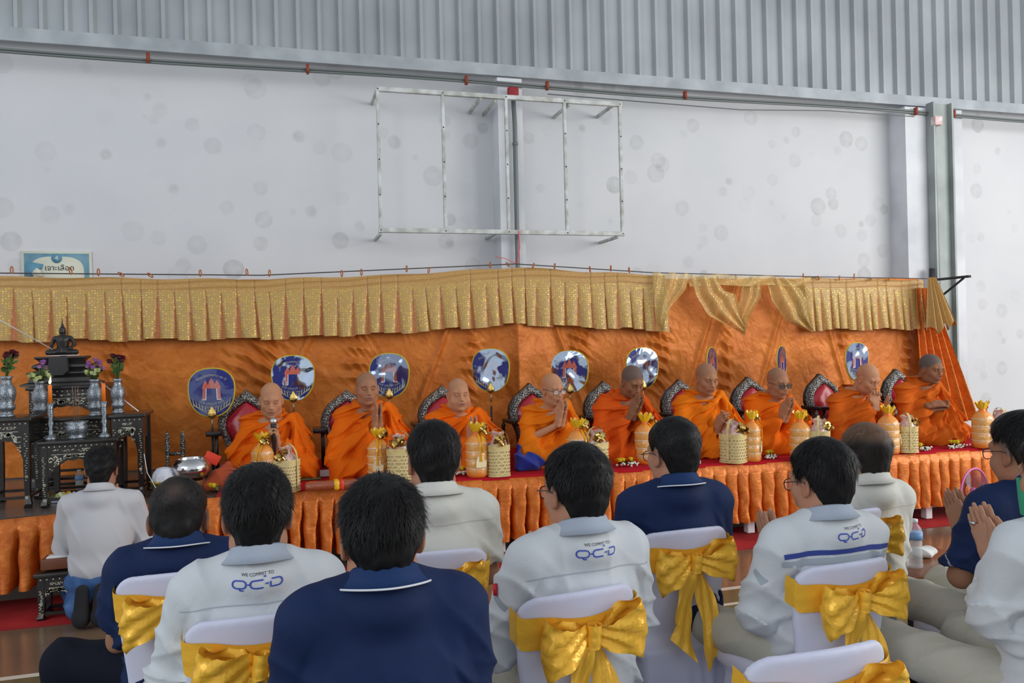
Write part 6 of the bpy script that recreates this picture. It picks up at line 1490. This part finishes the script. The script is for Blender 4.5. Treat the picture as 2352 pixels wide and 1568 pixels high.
# bracelet and ring on the right hand people
hw = Vector((0, .30, J[3]-.20)); o = MB(); o.lathe([(.011, -.004), (.013, 0), (.011, .004)], n=14); ob = o.build('ring', mat('silver', (.6, .6, .62), .2, 1), J[0].root); ob.location = (-.02, .27, J[3]-.175)
o = MB(); o.lathe([(.034, -.006), (.037, 0), (.034, .006)], n=20); ob = o.build('bracelet', MGOLD, I[0].root); ob.location = (-.035, .23, I[3]-.365); ob.rotation_euler = (-.9, -.3, 0)
# ---------------------------------------------------------------- kneeling man
p = at(224, 1082, d=F/401); kx, ky = p.x, 5.06; hz = at(224, 1082, Y=5.10).z
K = Person((kx+.01, ky-.02, .008), -.02, 'person kneeling on the red carpet in pale grey shirt and blue jeans')
Mh = rotm((0, .06, hz), 0, .35); K.skin(head_parts(skin=SKB, necklen=.02, neckf=.045, neckr=.045, stub=.4), Mh)
def arms(f):
    for q in (-1, 1): f.cap((q*.17, .05, hz-.19), (q*.22, .12, hz-.42), .04, .036, .02); f.cap((q*.22, .12, hz-.42), (q*.03, .30, hz-.33), .033, .022, .02)
    f.cap((0, .03, .3), (0, .03, hz-.2), .1, .11, .03)
K.limb(arms, (-.4, -.2, .1), (.4, .4, hz), SKB, .01); K.skin(hands('wai', SKB), frame((0, .31, hz-.30), (0, .4, 1))); K.done()
def ks(f):
    f.ell((0, .0, .27), (.165, .13, .10), .04); f.ell((0, .0, .40), (.16, .125, .17), .05); f.ell((0, .02, hz-.31), (.172, .12, .17), .05); f.cap((-.13, .03, hz-.19), (.13, .03, hz-.19), .068, k=.04); f.ell((0, -.005, hz-.155), (.09, .084, .07), .03)
    for q in (-1, 1): f.cap((0, .01, hz-.125), (q*.12, .02, hz-.18), .05, .055, k=.03); f.cap((q*.168, .03, hz-.19), (q*.215, .09, hz-.43), .06, .056, .03); f.cap((q*.215, .09, hz-.43), (q*.05, .27, hz-.35), .054, .04, .03)
so = cloth(K.root, 'shirt', mat('grey_shirt', srgb(188, 187, 190), .85, bump=(400, .3), spec=.15), ks, (-.4, -.22, .15), (.4, .42, hz-.04), .0075, lambda X, Y, Z: .009*ridge(X, Y, Z, 34, 5, (.95, .1, .25))**2*smooth(.05, .15, np.abs(X))+.007*smooth(.45, .28, Z)*ridge(X, Y, Z, 30, 9, (.7, .2, .6))**2+.004*wob(X, Y, Z, 10, 3))
collar(so, mat('grey_shirt'), hz-.095, .015)
def kj(f):
    f.ell((0, .02, .20), (.175, .15, .10), .04)
    for q in (-1, 1): f.cap((q*.1, .0, .2), (q*.17-.01, .22, .085), .088, .073, .04); f.cap((q*.17-.01, .20, .08), (q*.10, -.12, .07), .07, .06, .04)
cloth(K.root, 'jeans', mat('denim', srgb(44, 74, 122), .85, var=srgb(84, 116, 160), varscale=7, bump=(500, .4), spec=.15), kj, (-.4, -.25, .0), (.4, .36, .36), .008, lambda X, Y, Z: .008*ridge(X, Y, Z, 34, 15, (.5, .5, .6))**2)
for q in (-1, 1):
    f = Fld((-.08, -.1, -.0), (.08, .1, .26), .006); f.cap((0, .03, .19), (0, -.0, .06), .034, .042, k=.02); f.ell((0, -.01, .05), (.044, .05, .05), .02); V, Fq = f.mesh(); ob = mesh('sock', V, Fq, mat('black_sock', (.012, .012, .014), .9), K.root); ob.location = (q*.046-.005, -.24, .0)
V, Fq, SV, SF = hair_parts(seed=31, th=.017, n=2600, long=.034, v=.005); mesh('hair', xf(np.concatenate([V, SV]), Mh), np.concatenate([Fq, SF+len(V)]), MHAIR, K.root)
# ---------------------------------------------------------------- their chairs
for T, dx, dy, rz, lab in ((A, .01, -.0, .0, 'white covered chair with gold sash under the navy polo person at the left'), (D, -.02, 0, -.02, 'white covered chair with gold sash behind the cream shirt person with full hair'), (Fp, -.03, 0, .04, 'white covered chair with long gold bow tails behind the navy polo person with glasses'), (H, -.15, .02, .14, 'white covered chair with gold bow behind the balding person'),
        (B, .0, 0, .0, 'white covered chair with gold bow cut by the lower photo edge, lower left'), (E, -.065, 0, .14, 'white covered chair with big gold bow at the lower centre'), (G, -.02, 0, .08, 'white covered chair with gold bow under the striped back shirt'), (I, .0, 0, .0, 'white covered chair under the navy polo person at the right edge'), (P3, .0, 0, .0, 'white covered chair hidden below the large navy polo person'), (J, .0, 0, .0, 'white covered chair under the person with the green mask')):
    q = T[0].root.location; c_ = place_chair(q.x+dx, q.y+dy+.075, rz, lab)
    if T is P3: c_.scale.z = .94
    if T is G: c_.scale.z = .975
p = at(1930, 1518, Z=.835); place_chair(p.x-.0, p.y+.25, .02, 'empty white covered chair at the bottom right edge, only its top showing')
# ---------------------------------------------------------------- side table, bottle, fan
MWOOD = mat('table_wood', srgb(140, 84, 50), .25, var=srgb(112, 64, 40), varscale=8, bump=(30, .1))
tp = at(2102, 1302, Z=.50); r0 = empty('side_table', (tp.x+.10, tp.y+.06, 0), .0, 'low brown topped side table with black edge between the seats on the right', 'table')
o = MB(); o.bbox((0, 0, .488), (.23, .17, .010), .004); o.build('table_top', MWOOD, r0); o = MB(); o.bbox((0, 0, .468), (.235, .175, .012), .004); o.build('edge_frame', MBLK, r0)
for sx_ in (-1, 1):
    for sy in (-1, 1): o = MB(); o.tube([(sx_*.2, sy*.14, .458), (sx_*.2, sy*.14, .002)], .014, 8); o.build('leg', MBLK, r0)
bottle(Vector((tp.x, tp.y, .499)), .205, 'clear water bottle with blue label standing on the side table')
f = Fld((-.08, -.06, -.01), (.08, .06, .08), .004); f.ell((0, 0, .02), (.06, .04, .022), .01); g = f.grid(); f.D = f.D-.008*ridge(*g, 60, 3, (.6, .3, .5)); f.box((0, 0, -.02), (.2, .2, .02), .002, .002, cut=True); V, Fq = f.mesh()
p = Vector((tp.x+.155, tp.y+.12, .499)); tag(mesh('tissue', V, Fq, mat('tissue_white', srgb(225, 225, 222), .8), loc=p), 'crumpled white tissue on the side table right of the bottle', 'tissue')
r0 = empty('table_plant', (tp.x+.03, tp.y+.14, .499), 0, 'small green plant on the side table behind the bottle', 'plant'); o = MB(); rr = random.Random(2)
for k in range(60):
    d = Vector((rr.uniform(-1, 1), rr.uniform(-1, 1), rr.uniform(.1, 1))).normalized()*.05; s_ = d.orthogonal().normalized()*.004; o.add([(0, 0, .02), d*.6+s_+Vector((0, 0, .02)), d+Vector((0, 0, .02)), d*.6-s_+Vector((0, 0, .02))], [(0, 1, 2, 3)])
o.build('foliage', mat('plant_green', srgb(50, 130, 50), .5), r0); o = MB(); o.lathe([(.022, 0), (.028, .03), (.02, .03)], n=14); o.build('pot', mat('maroon'), r0)
o = MB(); o.lathe([(.02, 0), (.028, .02), (.03, .05), (.026, .05), (.02, .01)], n=16); tag(o.build('glass_bowl', MPET, loc=(tp.x-.07, tp.y+.0, .499)), 'small clear glass at the left end of the side table', 'glass')
# pink fan
MPINK = mat('fan_pink', srgb(214, 110, 180), .4); MPINKL = mat('fan_pink_light', srgb(232, 172, 208), .4); MGRIL = mat('fan_grille', srgb(120, 60, 95), .5)
fp = at(2238, 1128, Y=4.62); rz = .25; r0 = empty('electric_fan', (fp.x, 4.62, .008), rz, 'pink electric fan standing in front of the stage at the right', 'fan'); h = fp.z-.008; Rr = .165
def ringp(r, y, n=33): return [(r*math.cos(w), y, h+r*math.sin(w)) for w in np.linspace(0, 2*PI, n)]
o = MB(); o.tube(ringp(Rr, 0), .007, 8, cap=False); cage = o.build('rim', MPINK, r0)
o = MB()
for y0, dpt in ((0, -.05), (0, .045)):
    for k in range(64):
        w = 2*PI*k/64; o.tube([(Rr*math.cos(w), y0, h+Rr*math.sin(w)), (Rr*.75*math.cos(w+.03), y0+dpt*.8, h+Rr*.75*math.sin(w+.03)), (.045*math.cos(w+.15), y0+dpt, h+.045*math.sin(w+.15))], .0011, 4)
    o.tube(ringp(.045, dpt, 21), .003, 5, cap=False); o.tube(ringp(.11, dpt*.85, 25), .0015, 5, cap=False)
o.build('grille', MGRIL, cage)
o = MB(); o.lathe([(.04, 0), (.042, .04), (.052, .06), (.054, .11), (.044, .145), (.015, .155)], (0, -.05, h), 20, R=Matrix.Rotation(PI/2, 3, 'X')); mo = o.build('motor_housing', MPINKL, r0)
o = MB(); o.bbox((-.03, -.13, h+.045), (.018, .02, .004), .002, R=Matrix.Rotation(.6, 3, 'X')); o.build('sticker', mat('sticker_yellow', srgb(225, 190, 40), .5), mo)
for k in range(3):
    P_ = []
    for j in range(7):
        r_ = .03+.105*j/6; row = []
        for i in range(7): a = 2*PI*k/3+(-.5+i/6)*1.15*(.7+.3*math.sin(j*.5)); row.append((r_*math.cos(a), .012-.03*(i/6-.5), h+r_*math.sin(a)))
        P_.append(row)
    o = MB(); o.grid(P_); o.build('blade', mat('fan_blade', srgb(150, 150, 160), .3, alpha=.75), r0)
o = MB(); o.ball((0, .01, h), (.028, .02, .028), 14, 8); o.build('hub', MPINK, r0)
o = MB(); o.lathe([(.015, .02), (.013, max(.1, h-.06)), (.02, max(.11, h-.05))], (0, -.09, 0), 12); o.build('stand_pole', MPINKL, r0); o = MB(); o.lathe([(.12, 0), (.12, .015), (.1, .03), (.02, .04)], (0, -.06, 0), 28); o.build('base', MPINK, r0)
